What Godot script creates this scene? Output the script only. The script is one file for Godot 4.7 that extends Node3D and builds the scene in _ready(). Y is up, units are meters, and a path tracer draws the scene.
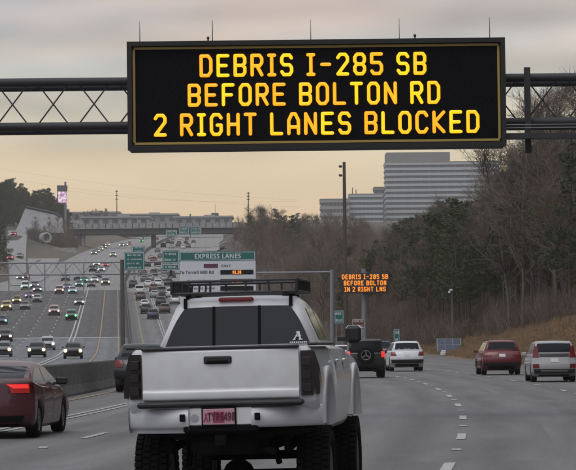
extends Node3D
# A motorway at dusk seen through a long lens: message gantry, lifted pickup, curving carriageways that climb a far hill.

const FOCAL := 2750.0
const EYE := 1.75
var rng := RandomNumberGenerator.new()
var eye_basis: Basis
var eye_at := Vector3(0, EYE, 0)
var M := {}
var used := {}
var templates := {}

# ---------------------------------------------------------------- road alignment (z is metres ahead of the camera)
const MEDIAN := [[631.0, -37.6], [750.0, -42.4], [880.0, -46.2], [1000.0, -49.5], [1350.0, -60.0], [1700.0, -70.0], [2200.0, -84.0], [3000.0, -108.0]]
const RISE := [[-60.0, 0.0], [120.0, 0.0], [200.0, 0.0], [280.0, 0.25], [340.0, 0.8], [400.0, 2.6], [462.0, 5.8], [611.0, 14.5], [833.0, 27.8], [1000.0, 36.5], [1200.0, 45.6], [1400.0, 54.5], [1700.0, 68.0], [2200.0, 91.0], [3000.0, 128.0]]
const RIGHT_EDGE := [[-60.0, 8.0], [0.0, 10.3], [50.0, 15.0], [100.0, 17.2], [150.0, 16.9], [176.0, 15.8], [278.0, 14.4], [310.0, 12.5], [350.0, 6.0], [400.0, 0.0], [480.0, -4.0], [560.0, -8.5], [700.0, -15.0], [880.0, -22.0], [1100.0, -28.0], [1350.0, -32.0], [1700.0, -40.0], [3000.0, -70.0]]

func lut(t: Array, z: float) -> float:
	var n := t.size()
	if z <= t[0][0]: return t[0][1]
	if z >= t[n - 1][0]: return t[n - 1][1]
	var i := 0
	while z > t[i + 1][0]: i += 1
	var h: float = t[i + 1][0] - t[i][0]
	var k: float = (z - t[i][0]) / h
	var s: float = (t[i + 1][1] - t[i][1]) / h
	var s0: float = s if i == 0 else (t[i][1] - t[i - 1][1]) / (t[i][0] - t[i - 1][0])
	var s1: float = s if i == n - 2 else (t[i + 2][1] - t[i + 1][1]) / (t[i + 2][0] - t[i + 1][0])
	var m0 := 0.5 * (s + s0)
	var m1 := 0.5 * (s + s1)
	var a: float = t[i][1]
	var b: float = t[i + 1][1]
	return a * (1 + 2 * k) * (1 - k) * (1 - k) + b * k * k * (3 - 2 * k) + h * m0 * k * (1 - k) * (1 - k) + h * m1 * k * k * (k - 1)

func median_x(z: float) -> float:
	if z < 174.5: return -14.64 + 0.126 * z - 0.00054 * z * z
	if z < 631.0: return -9.1 - 0.0624 * (z - 174.5)
	return lut(MEDIAN, z)

func heading(z: float) -> float:
	return atan((median_x(z + 2.0) - median_x(z - 2.0)) / 4.0)

func rise(z: float) -> float: return lut(RISE, z)

func on_road(b: float, z: float, up := 0.0) -> Vector3:
	return Vector3(median_x(z) + b, rise(z) + up, -z)

func left_b(z: float) -> float: return lerpf(30.0, 21.5, smoothstep(600, 780, z))

func terrain_y(x: float, z: float) -> float:
	var y := rise(z)
	var u := x - lut(RIGHT_EDGE, z)
	if u > 0:
		var bank := 0.36 * u if u < 9 else 3.24 + 0.05 * (u - 9)
		return y + minf(bank, 6.5) + 0.4 * sin(x * 0.11 + z * 0.05) * smoothstep(3, 15, u)
	u = (median_x(z) - left_b(z)) - x
	if u > 0:
		var far := smoothstep(520, 760, z)
		var hill := (0.28 * u if u < 24 else 6.7 + 0.1 * (u - 24)) * far + (1 - far) * 0.06 * u
		return y + minf(hill, 26.0)
	return y

func ray(u: float, v: float) -> Vector3:
	var c := eye_basis * Vector3((u - 288.0) / FOCAL, (235.0 - v) / FOCAL, -1.0)
	return c / -c.z

func at(u: float, v: float, z: float) -> Vector3:
	return eye_at + ray(u, v) * z

func ground_at(u: float, v: float, from := 20.0) -> Vector3:      # where the line of sight meets the road
	var r := ray(u, v)
	var z := from
	while z < 2300.0:
		if eye_at.y + r.y * z < terrain_y(r.x * z, z): break
		z *= 1.002
	var p := eye_at + r * z
	p.y = terrain_y(p.x, z)
	return p

# ---------------------------------------------------------------- mesh helpers
class Shape:
	var v := PackedVector3Array()
	var g := PackedInt32Array()
	var uv := PackedVector2Array()
	var group := 4294967295
	func tri(a: Vector3, b: Vector3, c: Vector3):               # anticlockwise seen from outside
		v.append(a); v.append(c); v.append(b)
		g.append(group)
	func quad(a: Vector3, b: Vector3, c: Vector3, d: Vector3):
		tri(a, b, c); tri(a, c, d)
	func box(c: Vector3, s: Vector3, bs := Basis.IDENTITY):
		var h := s * 0.5
		var p := []
		for i in 8:
			p.append(c + bs * Vector3(h.x if i & 1 else -h.x, h.y if i & 2 else -h.y, h.z if i & 4 else -h.z))
		for f in [[0, 2, 3, 1], [4, 5, 7, 6], [0, 4, 6, 2], [1, 3, 7, 5], [2, 6, 7, 3], [0, 1, 5, 4]]:
			quad(p[f[0]], p[f[1]], p[f[2]], p[f[3]])
	func soft_box(c: Vector3, s: Vector3, r: float, bs := Basis.IDENTITY):   # chamfered box
		var h := s * 0.5
		var q := func(x, y, z, ax): 
			var m := Vector3(h.x - (0.0 if ax == 0 else r), h.y - (0.0 if ax == 1 else r), h.z - (0.0 if ax == 2 else r))
			return c + bs * Vector3(x * m.x, y * m.y, z * m.z)
		for s1 in [-1, 1]:
			var pts := [[1, 1], [-1, 1], [-1, -1], [1, -1]]
			for ax in 3:
				var l := []
				for t in pts:
					if ax == 0: l.append(q.call(s1, t[0], t[1], 0))
					elif ax == 1: l.append(q.call(t[1], s1, t[0], 1))
					else: l.append(q.call(t[0], t[1], s1, 2))
				if s1 > 0: quad(l[0], l[1], l[2], l[3])
				else: quad(l[3], l[2], l[1], l[0])
		for a in [-1, 1]:
			for b in [-1, 1]:
				var e := [q.call(-1, a, b, 1), q.call(1, a, b, 1), q.call(1, a, b, 2), q.call(-1, a, b, 2)]
				if a * b > 0: quad(e[3], e[2], e[1], e[0])
				else: quad(e[0], e[1], e[2], e[3])
				e = [q.call(a, -1, b, 0), q.call(a, 1, b, 0), q.call(a, 1, b, 2), q.call(a, -1, b, 2)]
				if a * b > 0: quad(e[0], e[1], e[2], e[3])
				else: quad(e[3], e[2], e[1], e[0])
				e = [q.call(a, b, -1, 0), q.call(a, b, 1, 0), q.call(a, b, 1, 1), q.call(a, b, -1, 1)]
				if a * b > 0: quad(e[3], e[2], e[1], e[0])
				else: quad(e[0], e[1], e[2], e[3])
				for d in [-1, 1]:
					var k := [q.call(a, b, d, 0), q.call(a, b, d, 1), q.call(a, b, d, 2)]
					if a * b * d > 0: tri(k[0], k[1], k[2])
					else: tri(k[2], k[1], k[0])
	func tube(a: Vector3, b: Vector3, ra: float, rb: float, n := 8, caps := true):
		var d := (b - a).normalized()
		var x := d.cross(Vector3.UP if absf(d.y) < 0.9 else Vector3.RIGHT).normalized()
		var y := d.cross(x)
		var old := group
		for i in n:
			var t0 := TAU * i / n
			var t1 := TAU * (i + 1) / n
			var e0 := x * cos(t0) + y * sin(t0)
			var e1 := x * cos(t1) + y * sin(t1)
			group = 1 if n > 4 else old
			quad(a + e0 * ra, a + e1 * ra, b + e1 * rb, b + e0 * rb)
			group = old
			if caps:
				tri(a + e1 * ra, a + e0 * ra, a)
				tri(b + e0 * rb, b + e1 * rb, b)
	func ball(c: Vector3, r: Vector3, n := 10):
		var old := group
		group = 1
		for j in n / 2:
			for i in n:
				var f := func(ii, jj):
					var ph: float = PI * jj / (n / 2)
					var th: float = TAU * ii / n
					return c + Vector3(r.x * sin(ph) * cos(th), r.y * cos(ph), r.z * sin(ph) * sin(th))
				quad(f.call(i, j), f.call(i + 1, j), f.call(i + 1, j + 1), f.call(i, j + 1))
		group = old
	func lathe_x(prof: Array, n := 28, c := Vector3.ZERO):           # prof: [x, r] pairs round the x axis
		var old := group
		group = 1
		for k in prof.size() - 1:
			for i in n:
				var t0 := TAU * i / n
				var t1 := TAU * (i + 1) / n
				var p0 = prof[k]
				var p1 = prof[k + 1]
				quad(c + Vector3(p0[0], p0[1] * cos(t0), p0[1] * sin(t0)), c + Vector3(p1[0], p1[1] * cos(t0), p1[1] * sin(t0)), c + Vector3(p1[0], p1[1] * cos(t1), p1[1] * sin(t1)), c + Vector3(p0[0], p0[1] * cos(t1), p0[1] * sin(t1)))
		group = old
	func mesh() -> ArrayMesh:
		var st := SurfaceTool.new()
		st.begin(Mesh.PRIMITIVE_TRIANGLES)
		for i in g.size():
			st.set_smooth_group(g[i])
			for k in 3:
				if uv.size() == v.size(): st.set_uv(uv[i * 3 + k])
				st.add_vertex(v[i * 3 + k])
		st.generate_normals()
		return st.commit()

func numbered(called: String) -> String:
	var n: int = used.get(called, 0)
	used[called] = n + 1
	return called if n == 0 else "%s_%03d" % [called, n]

func piece(called: String, s, m: Material, parent: Node = self) -> MeshInstance3D:
	var o := MeshInstance3D.new()
	o.mesh = s.mesh() if s is Shape else s
	o.material_override = m
	o.name = called if parent != self else numbered(called)
	o.cast_shadow = GeometryInstance3D.SHADOW_CASTING_SETTING_ON
	parent.add_child(o, true)
	return o

func tag(o: Node, label: String, category: String, group := "", kind := "") -> Node:
	if label: o.set_meta("label", label)
	if category: o.set_meta("category", category)
	if group: o.set_meta("group", group)
	if kind: o.set_meta("kind", kind)
	return o

func thing(called: String, label: String, category: String, where := Vector3.ZERO, turn := 0.0, group := "") -> Node3D:
	var o := Node3D.new()
	o.name = numbered(called)
	add_child(o)
	o.position = where
	o.rotation.y = turn
	tag(o, label, category, group)
	return o

func structure(called: String, s, m: Material) -> MeshInstance3D:
	var o := piece(called, s, m)
	o.set_meta("kind", "structure")
	return o

func col(r: float, g: float, b: float) -> Color: return Color(r, g, b).linear_to_srgb()

func mat(r: float, g: float, b: float, rough := 0.8, metal := 0.0) -> StandardMaterial3D:
	var m := StandardMaterial3D.new()
	m.albedo_color = col(r, g, b)
	m.roughness = rough
	m.metallic = metal
	m.cull_mode = BaseMaterial3D.CULL_DISABLED
	return m

func paint(r: float, g: float, b: float) -> StandardMaterial3D:
	var m := mat(r, g, b, 0.5)
	m.clearcoat_enabled = true
	m.clearcoat = 0.6
	m.clearcoat_roughness = 0.06
	return m

func lamp(r: float, g: float, b: float, energy: float) -> StandardMaterial3D:
	var m := mat(minf(r, 1) * 0.6, minf(g, 1) * 0.6, minf(b, 1) * 0.6, 0.3)
	m.emission_enabled = true
	m.emission = col(r, g, b)
	m.emission_energy_multiplier = energy
	return m

func noise_tex(size: int, freq: float, lo: Color, hi: Color, seed_: int, oct := 4, normal := false) -> NoiseTexture2D:
	var n := FastNoiseLite.new()
	n.seed = seed_
	n.frequency = freq
	n.fractal_octaves = oct
	var t := NoiseTexture2D.new()
	t.width = size
	t.height = size
	t.seamless = true
	t.noise = n
	if normal:
		t.as_normal_map = true
		t.bump_strength = 4.0
	else:
		var r := Gradient.new()
		r.set_color(0, lo)
		r.set_color(1, hi)
		t.color_ramp = r
	return t

func grainy(m: StandardMaterial3D, scale_: float, lo: float, hi: float, seed_: int, freq := 0.02) -> StandardMaterial3D:
	m.albedo_texture = noise_tex(512, freq, Color(lo, lo, lo), Color(hi, hi, hi), seed_, 5)
	m.uv1_triplanar = true
	m.uv1_world_triplanar = true
	m.uv1_scale = Vector3.ONE * scale_
	return m

# ---------------------------------------------------------------- car body helpers: outlines are (length forward, height), anticlockwise
func arch(c: Vector2, r: float, from := 200.0, to := -20.0, n := 9) -> Array:
	var o := []
	for i in n + 1:
		var a := deg_to_rad(lerpf(from, to, float(i) / n))
		o.append(c + Vector2(cos(a), sin(a)) * r)
	return o

func inset(o: PackedVector2Array, d: float) -> PackedVector2Array:
	var r := PackedVector2Array()
	var n := o.size()
	for i in n:
		var a := (o[i] - o[(i + n - 1) % n]).normalized()
		var b := (o[(i + 1) % n] - o[i]).normalized()
		var na := Vector2(-a.y, a.x)
		var nb := Vector2(-b.y, b.x)
		var m := (na + nb).normalized()
		r.append(o[i] + m * d / maxf(0.5, m.dot(na)))
	return r

func bent(p: Vector3, k: Dictionary) -> Vector3:                   # p = (x across, y, l forward) -> local position, corners swept in
	var w: float = k.w
	var t := minf(absf(p.x) / w, 1.0)
	var e := pow(t, 3.0)
	var l := p.z
	l += k.get("tail_round", 0.12) * e * smoothstep(k.rear + 0.7, k.rear, l)
	l -= k.get("nose_round", 0.25) * e * smoothstep(k.front - 1.0, k.front, l)
	var y: float = p.y - k.get("crown", 0.05) * t * t * smoothstep(k.belt + 0.2, k.top, p.y)
	return Vector3(p.x, y, -l)

func shell(s: Shape, outline, wf: Callable, bev: float, k: Dictionary):
	var o := PackedVector2Array(split_at(Array(outline), k.get("cuts", [])))
	var n := o.size()
	var i1 := inset(o, bev * 0.35)
	var i2 := inset(o, bev)
	var rows := []
	for side in [1, -1]:
		var set_ := []
		for r in [[i2, 0.0], [i1, 0.35], [o, 1.0]]:
			var row := []
			for i in n:
				row.append(Vector3((wf.call(r[0][i]) - bev * (r[1])) * side, r[0][i].y, r[0][i].x))
			set_.append(row)
		if side < 0: set_.reverse()
		rows.append_array(set_)
		if side > 0:
			for f in [0.6, 0.2, -0.2, -0.6]:
				var row := []
				for i in n:
					row.append(Vector3((wf.call(o[i]) - bev) * f, o[i].y, o[i].x))
				rows.append(row)
	for r in rows.size():
		for i in n: rows[r][i] = bent(rows[r][i], k)
	s.group = 1
	for r in rows.size() - 1:
		for i in n:
			var j := (i + 1) % n
			s.quad(rows[r][i], rows[r][j], rows[r + 1][j], rows[r + 1][i])
	s.group = 2
	var f := func(p: Vector2, side: int): return bent(Vector3(wf.call(p) * side, p.y, p.x), k)
	for t in banded(i2, k.get("cuts", [])):
		s.tri(f.call(t[0], 1), f.call(t[1], 1), f.call(t[2], 1))
		s.tri(f.call(t[0], -1), f.call(t[2], -1), f.call(t[1], -1))
	s.group = 4294967295

func banded(o: PackedVector2Array, cuts: Array) -> Array:          # triangles of a polygon cut into level bands, anticlockwise
	var out := []
	var ys := [-9.0] + cuts + [9.0]
	for i in ys.size() - 1:
		var band := PackedVector2Array([Vector2(-9, ys[i]), Vector2(9, ys[i]), Vector2(9, ys[i + 1]), Vector2(-9, ys[i + 1])])
		for poly in (Geometry2D.intersect_polygons(o, band) if cuts else [o]):
			var ids := Geometry2D.triangulate_polygon(poly)
			for t in range(0, ids.size(), 3):
				var a: Vector2 = poly[ids[t]]
				var b: Vector2 = poly[ids[t + 1]]
				var c: Vector2 = poly[ids[t + 2]]
				out.append([a, b, c] if (b - a).cross(c - a) > 0 else [a, c, b])
		if not cuts: break
	return out

func split_at(o: Array, cuts: Array) -> Array:
	var out := []
	for i in o.size():
		var a: Vector2 = o[i]
		var b: Vector2 = o[(i + 1) % o.size()]
		out.append(a)
		var l := []
		for c in cuts:
			if (a.y - c) * (b.y - c) < -1e-7: l.append((c - a.y) / (b.y - a.y))
		l.sort()
		for t in l: out.append(a.lerp(b, t))
	return out

func side_slab(s: Shape, poly, wf: Callable, side: int, proud: float, k: Dictionary, deep := 0.03):
	var o := PackedVector2Array(poly)
	o = PackedVector2Array(split_at(Array(o), k.get("cuts", [])))
	var f := func(p: Vector2, d: float): return bent(Vector3((wf.call(p) + d) * side, p.y, p.x), k)
	s.group = 2
	for t in banded(o, k.get("cuts", [])):
		s.tri(f.call(t[0], proud), f.call(t[1], proud), f.call(t[2], proud))
	s.group = 4294967295
	for i in o.size():
		var j := (i + 1) % o.size()
		s.quad(f.call(o[i], proud), f.call(o[j], proud), f.call(o[j], -deep), f.call(o[i], -deep))

func strip(s: Shape, pts: Array, xs: Array, proud: float, k: Dictionary, flip := false, nx := 8, deep := 0.03):   # patch that follows an outline stretch
	var top := []
	var low := []
	for i in pts.size():
		var d: Vector2 = (pts[mini(i + 1, pts.size() - 1)] - pts[maxi(i - 1, 0)]).normalized()
		var nm := Vector2(d.y, -d.x) * (-1 if flip else 1)
		var a := []
		var b := []
		for j in nx + 1:
			var x := lerpf(xs[i][0], xs[i][1], float(j) / nx)
			var p: Vector2 = pts[i] + nm * proud
			var q: Vector2 = pts[i] - nm * deep
			a.append(bent(Vector3(x, p.y, p.x), k))
			b.append(bent(Vector3(x, q.y, q.x), k))
		top.append(a)
		low.append(b)
	s.group = 3
	for i in pts.size() - 1:
		for j in nx:
			s.quad(top[i][j], top[i][j + 1], top[i + 1][j + 1], top[i + 1][j])
	s.group = 4294967295
	for i in pts.size() - 1:
		s.quad(top[i][0], top[i + 1][0], low[i + 1][0], low[i][0])
		s.quad(top[i][nx], low[i][nx], low[i + 1][nx], top[i + 1][nx])
	var e := pts.size() - 1
	for j in nx:
		s.quad(top[0][j], low[0][j], low[0][j + 1], top[0][j + 1])
		s.quad(top[e][j], top[e][j + 1], low[e][j + 1], low[e][j])

func end_l(outlines: Array, y: float, rear: bool) -> float:
	var best := 99.0 if rear else -99.0
	for o in outlines:
		for i in o.size():
			var a: Vector2 = o[i]
			var b: Vector2 = o[(i + 1) % o.size()]
			if (a.y - y) * (b.y - y) <= 0 and absf(a.y - b.y) > 1e-6:
				var l := lerpf(a.x, b.x, (y - a.y) / (b.y - a.y))
				best = minf(best, l) if rear else maxf(best, l)
	return best

func rear_patch(k: Dictionary, parent: Node, called: String, m: Material, q: Array, proud := 0.008, rear := true, only := -1, rows := 5) -> MeshInstance3D:   # q: [y0, x0, x1, y1, x0, x1]
	var pts := []
	var xs := []
	var outs: Array = k.outlines if only < 0 else [k.outlines[only]]
	for i in rows:
		var t := float(i) / (rows - 1)
		var y := lerpf(q[0], q[3], t)
		pts.append(Vector2(end_l(outs, y, rear), y))
		xs.append([lerpf(q[1], q[4], t), lerpf(q[2], q[5], t)])
	var s := Shape.new()
	strip(s, pts, xs, proud, k, rear)
	return piece(called, s, m, parent)

func wheel(parent: Node, x: float, l: float, r: float, wide: float, knobs := false, simple := false):
	var t := Node3D.new()
	t.name = "wheel"
	parent.add_child(t, true)
	t.position = Vector3(x, r, -l)
	var h := wide * 0.5
	var key := "tyre%.2f%.2f" % [r, wide]
	if not templates.has(key):
		var s := Shape.new()
		var rr := r * 0.62
		s.lathe_x([[-h * 0.8, rr], [-h, r * 0.78], [-h * 0.96, r * 0.92], [-h * 0.8, r * 0.985], [-h * 0.3, r], [h * 0.3, r], [h * 0.8, r * 0.985], [h * 0.96, r * 0.92], [h, r * 0.78], [h * 0.8, rr], [-h * 0.8, rr]], 18 if simple else 36)
		if knobs:
			for i in 44:
				var a := TAU * i / 44
				for q in 4:
					var xx := (q - 1.5) * wide * 0.25
					var aa := a + (TAU / 88 if q % 2 else 0.0)
					s.box(Vector3(xx, cos(aa) * (r + 0.004), sin(aa) * (r + 0.004)), Vector3(wide * 0.2, 0.03, 0.045), Basis(Vector3.RIGHT, aa))
		templates[key] = s.mesh()
		var w := Shape.new()
		for side in [-1, 1]:
			w.lathe_x([[side * h * 0.3, 0.0], [side * h * 0.5, r * 0.14], [side * h * 0.4, r * 0.2], [side * h * 0.35, r * 0.55], [side * h * 0.8, r * 0.6], [side * h * 0.82, r * 0.64]], 18 if simple else 30)
			if not simple:
				for i in 5:
					var a := TAU * i / 5
					w.box(Vector3(side * h * 0.55, cos(a) * r * 0.34, sin(a) * r * 0.34), Vector3(0.04, r * 0.5, r * 0.15), Basis(Vector3.RIGHT, a))
		templates[key + "rim"] = w.mesh()
	piece("tyre", templates[key], M.rubber, t)
	piece("rim", templates[key + "rim"], M.rim, t)

# car kinds: lower and cabin outlines and the places of panes and lamps
func car_spec(kind: String) -> Dictionary:
	var k := {}
	if kind == "fastback":
		k = {"w": 0.925, "rear": -2.34, "front": 2.35, "belt": 0.95, "top": 1.44, "cabin_low": 0.89, "cabin_high": 0.67, "wheel": [1.455, -1.42, 0.335, 0.24], "tail_round": 0.28, "crown": 0.07}
		k.low = [Vector2(-2.28, 0.3), Vector2(-1.86, 0.2)] + arch(Vector2(-1.42, 0.33), 0.385) + [Vector2(-0.95, 0.17), Vector2(0.98, 0.17)] + arch(Vector2(1.455, 0.33), 0.385) + [Vector2(1.95, 0.2), Vector2(2.25, 0.24), Vector2(2.35, 0.45), Vector2(2.28, 0.62), Vector2(2.0, 0.75), Vector2(1.1, 0.92), Vector2(0.3, 0.94), Vector2(-1.0, 0.99), Vector2(-1.7, 1.06), Vector2(-2.2, 1.09), Vector2(-2.27, 1.05), Vector2(-2.3, 0.86), Vector2(-2.34, 0.6), Vector2(-2.32, 0.42)]
		k.cab = [Vector2(-2.0, 0.98), Vector2(1.2, 0.86), Vector2(0.75, 1.13), Vector2(0.3, 1.33), Vector2(-0.05, 1.42), Vector2(-0.4, 1.44), Vector2(-0.9, 1.39), Vector2(-1.4, 1.26), Vector2(-1.95, 1.08)]
	elif kind == "sedan":
		k = {"w": 0.91, "rear": -2.4, "front": 2.4, "belt": 0.95, "top": 1.45, "cabin_low": 0.84, "cabin_high": 0.58, "wheel": [1.4, -1.4, 0.33, 0.22], "crown": 0.04}
		k.low = [Vector2(-2.3, 0.3), Vector2(-1.85, 0.22)] + arch(Vector2(-1.4, 0.33), 0.38, 200, -20, 6) + [Vector2(-0.95, 0.2), Vector2(0.95, 0.2)] + arch(Vector2(1.4, 0.33), 0.38, 200, -20, 6) + [Vector2(1.9, 0.22), Vector2(2.3, 0.26), Vector2(2.4, 0.5), Vector2(2.3, 0.72), Vector2(1.1, 0.92), Vector2(-1.5, 1.0), Vector2(-2.3, 1.02), Vector2(-2.4, 0.8), Vector2(-2.4, 0.5)]
		k.cab = [Vector2(-1.75, 0.9), Vector2(1.15, 0.88), Vector2(0.3, 1.38), Vector2(-0.1, 1.45), Vector2(-0.9, 1.43), Vector2(-1.1, 1.36)]
	elif kind == "box_hatch":
		k = {"w": 0.9, "rear": -2.08, "front": 2.08, "belt": 1.02, "top": 1.64, "cabin_low": 0.87, "cabin_high": 0.70, "wheel": [1.3, -1.27, 0.34, 0.23], "crown": 0.04, "tail_round": 0.14}
		k.low = [Vector2(-1.98, 0.34), Vector2(-1.75, 0.26)] + arch(Vector2(-1.27, 0.34), 0.4) + [Vector2(-0.82, 0.22), Vector2(0.85, 0.22)] + arch(Vector2(1.3, 0.34), 0.4) + [Vector2(1.78, 0.24), Vector2(2.0, 0.3), Vector2(2.08, 0.55), Vector2(2.0, 0.85), Vector2(1.8, 0.98), Vector2(0.9, 1.06), Vector2(-1.95, 1.1), Vector2(-2.03, 0.85), Vector2(-2.08, 0.7), Vector2(-2.07, 0.45)]
		k.cab = [Vector2(-1.93, 1.0), Vector2(1.05, 0.98), Vector2(0.35, 1.52), Vector2(0.0, 1.62), Vector2(-1.5, 1.64), Vector2(-1.78, 1.6), Vector2(-1.9, 1.3)]
	elif kind == "jeep":
		k = {"w": 0.92, "rear": -2.1, "front": 2.1, "belt": 1.15, "top": 1.85, "cabin_low": 0.82, "cabin_high": 0.76, "wheel": [1.25, -1.25, 0.41, 0.28], "crown": 0.02, "tail_round": 0.05, "nose_round": 0.08}
		k.low = [Vector2(-2.05, 0.55), Vector2(-1.8, 0.55)] + arch(Vector2(-1.25, 0.45), 0.52, 190, -10) + [Vector2(-0.7, 0.5), Vector2(0.7, 0.5)] + arch(Vector2(1.25, 0.45), 0.52, 190, -10) + [Vector2(1.85, 0.55), Vector2(2.1, 0.55), Vector2(2.1, 0.85), Vector2(2.0, 1.1), Vector2(0.8, 1.2), Vector2(-2.08, 1.2), Vector2(-2.1, 0.9)]
		k.cab = [Vector2(-2.05, 1.12), Vector2(0.85, 1.12), Vector2(0.55, 1.72), Vector2(0.4, 1.83), Vector2(-1.9, 1.85), Vector2(-2.0, 1.8)]
	elif kind == "van":
		k = {"w": 1.0, "rear": -2.6, "front": 2.6, "belt": 1.15, "top": 1.95, "cabin_low": 0.97, "cabin_high": 0.82, "wheel": [1.65, -1.55, 0.35, 0.23], "crown": 0.05}
		k.low = [Vector2(-2.5, 0.4), Vector2(-2.0, 0.34)] + arch(Vector2(-1.55, 0.36), 0.42, 200, -20, 6) + [Vector2(-1.1, 0.32), Vector2(1.2, 0.32)] + arch(Vector2(1.65, 0.36), 0.42, 200, -20, 6) + [Vector2(2.1, 0.3), Vector2(2.5, 0.34), Vector2(2.6, 0.7), Vector2(2.4, 1.0), Vector2(1.7, 1.18), Vector2(-2.5, 1.2), Vector2(-2.6, 0.8)]
		k.cab = [Vector2(-2.45, 1.1), Vector2(1.8, 1.1), Vector2(0.9, 1.75), Vector2(0.5, 1.92), Vector2(-2.2, 1.95), Vector2(-2.38, 1.88)]
	else:   # suv
		k = {"w": 0.97, "rear": -2.42, "front": 2.42, "belt": 1.1, "top": 1.74, "cabin_low": 0.91, "cabin_high": 0.68, "wheel": [1.43, -1.4, 0.37, 0.25], "crown": 0.05, "tail_round": 0.16}
		k.low = [Vector2(-2.3, 0.46), Vector2(-1.9, 0.36)] + arch(Vector2(-1.4, 0.37), 0.44) + [Vector2(-0.92, 0.3), Vector2(0.95, 0.3)] + arch(Vector2(1.43, 0.37), 0.44) + [Vector2(1.92, 0.3), Vector2(2.3, 0.34), Vector2(2.42, 0.6), Vector2(2.36, 0.95), Vector2(2.1, 1.05), Vector2(1.15, 1.14), Vector2(-2.25, 1.18), Vector2(-2.36, 1.0), Vector2(-2.42, 0.8), Vector2(-2.42, 0.6)]
		k.cab = [Vector2(-2.22, 1.05), Vector2(1.28, 1.05), Vector2(0.45, 1.6), Vector2(0.0, 1.72), Vector2(-1.7, 1.74), Vector2(-2.02, 1.69), Vector2(-2.2, 1.3)]
	k.outlines = [k.low, k.cab]
	k.cuts = [0.3, 0.45, 0.6, 0.75, 0.88, 1.0, 1.12]
	k.wlow = func(p: Vector2): return k.w - 0.05 * smoothstep(0.75, 1.25, p.y * 1.1) - 0.05 * smoothstep(0.45, 0.15, p.y)
	k.wcab = func(p: Vector2): return lerpf(k.cabin_low, k.cabin_high, clampf((p.y - k.belt) / (k.top - k.belt), -0.2, 1.1))
	return k

func pane_polys(k: Dictionary) -> Array:         # side panes cut from the cabin outline: inset, then divided at the pillars
	var y0: float = k.belt + 0.1
	var y1: float = k.top - 0.11
	var f0 := end_l([k.cab], y0, false) - 0.16
	var f1 := end_l([k.cab], y1, false) - 0.1
	var r0 := end_l([k.cab], y0, true) + 0.16
	var r1 := end_l([k.cab], y1, true) + 0.16
	var cuts := [0.0, 0.45, 0.52, 1.0] if f0 - r0 < 2.9 else [0.0, 0.28, 0.32, 0.62, 0.66, 1.0]
	var out := []
	for i in range(0, cuts.size(), 2):
		var a: float = cuts[i]
		var b: float = cuts[i + 1]
		out.append([Vector2(lerpf(r0, f0, a), y0), Vector2(lerpf(r0, f0, b), y0), Vector2(lerpf(r1, f1, b), y1), Vector2(lerpf(r1, f1, a), y1)])
	return out

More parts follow.
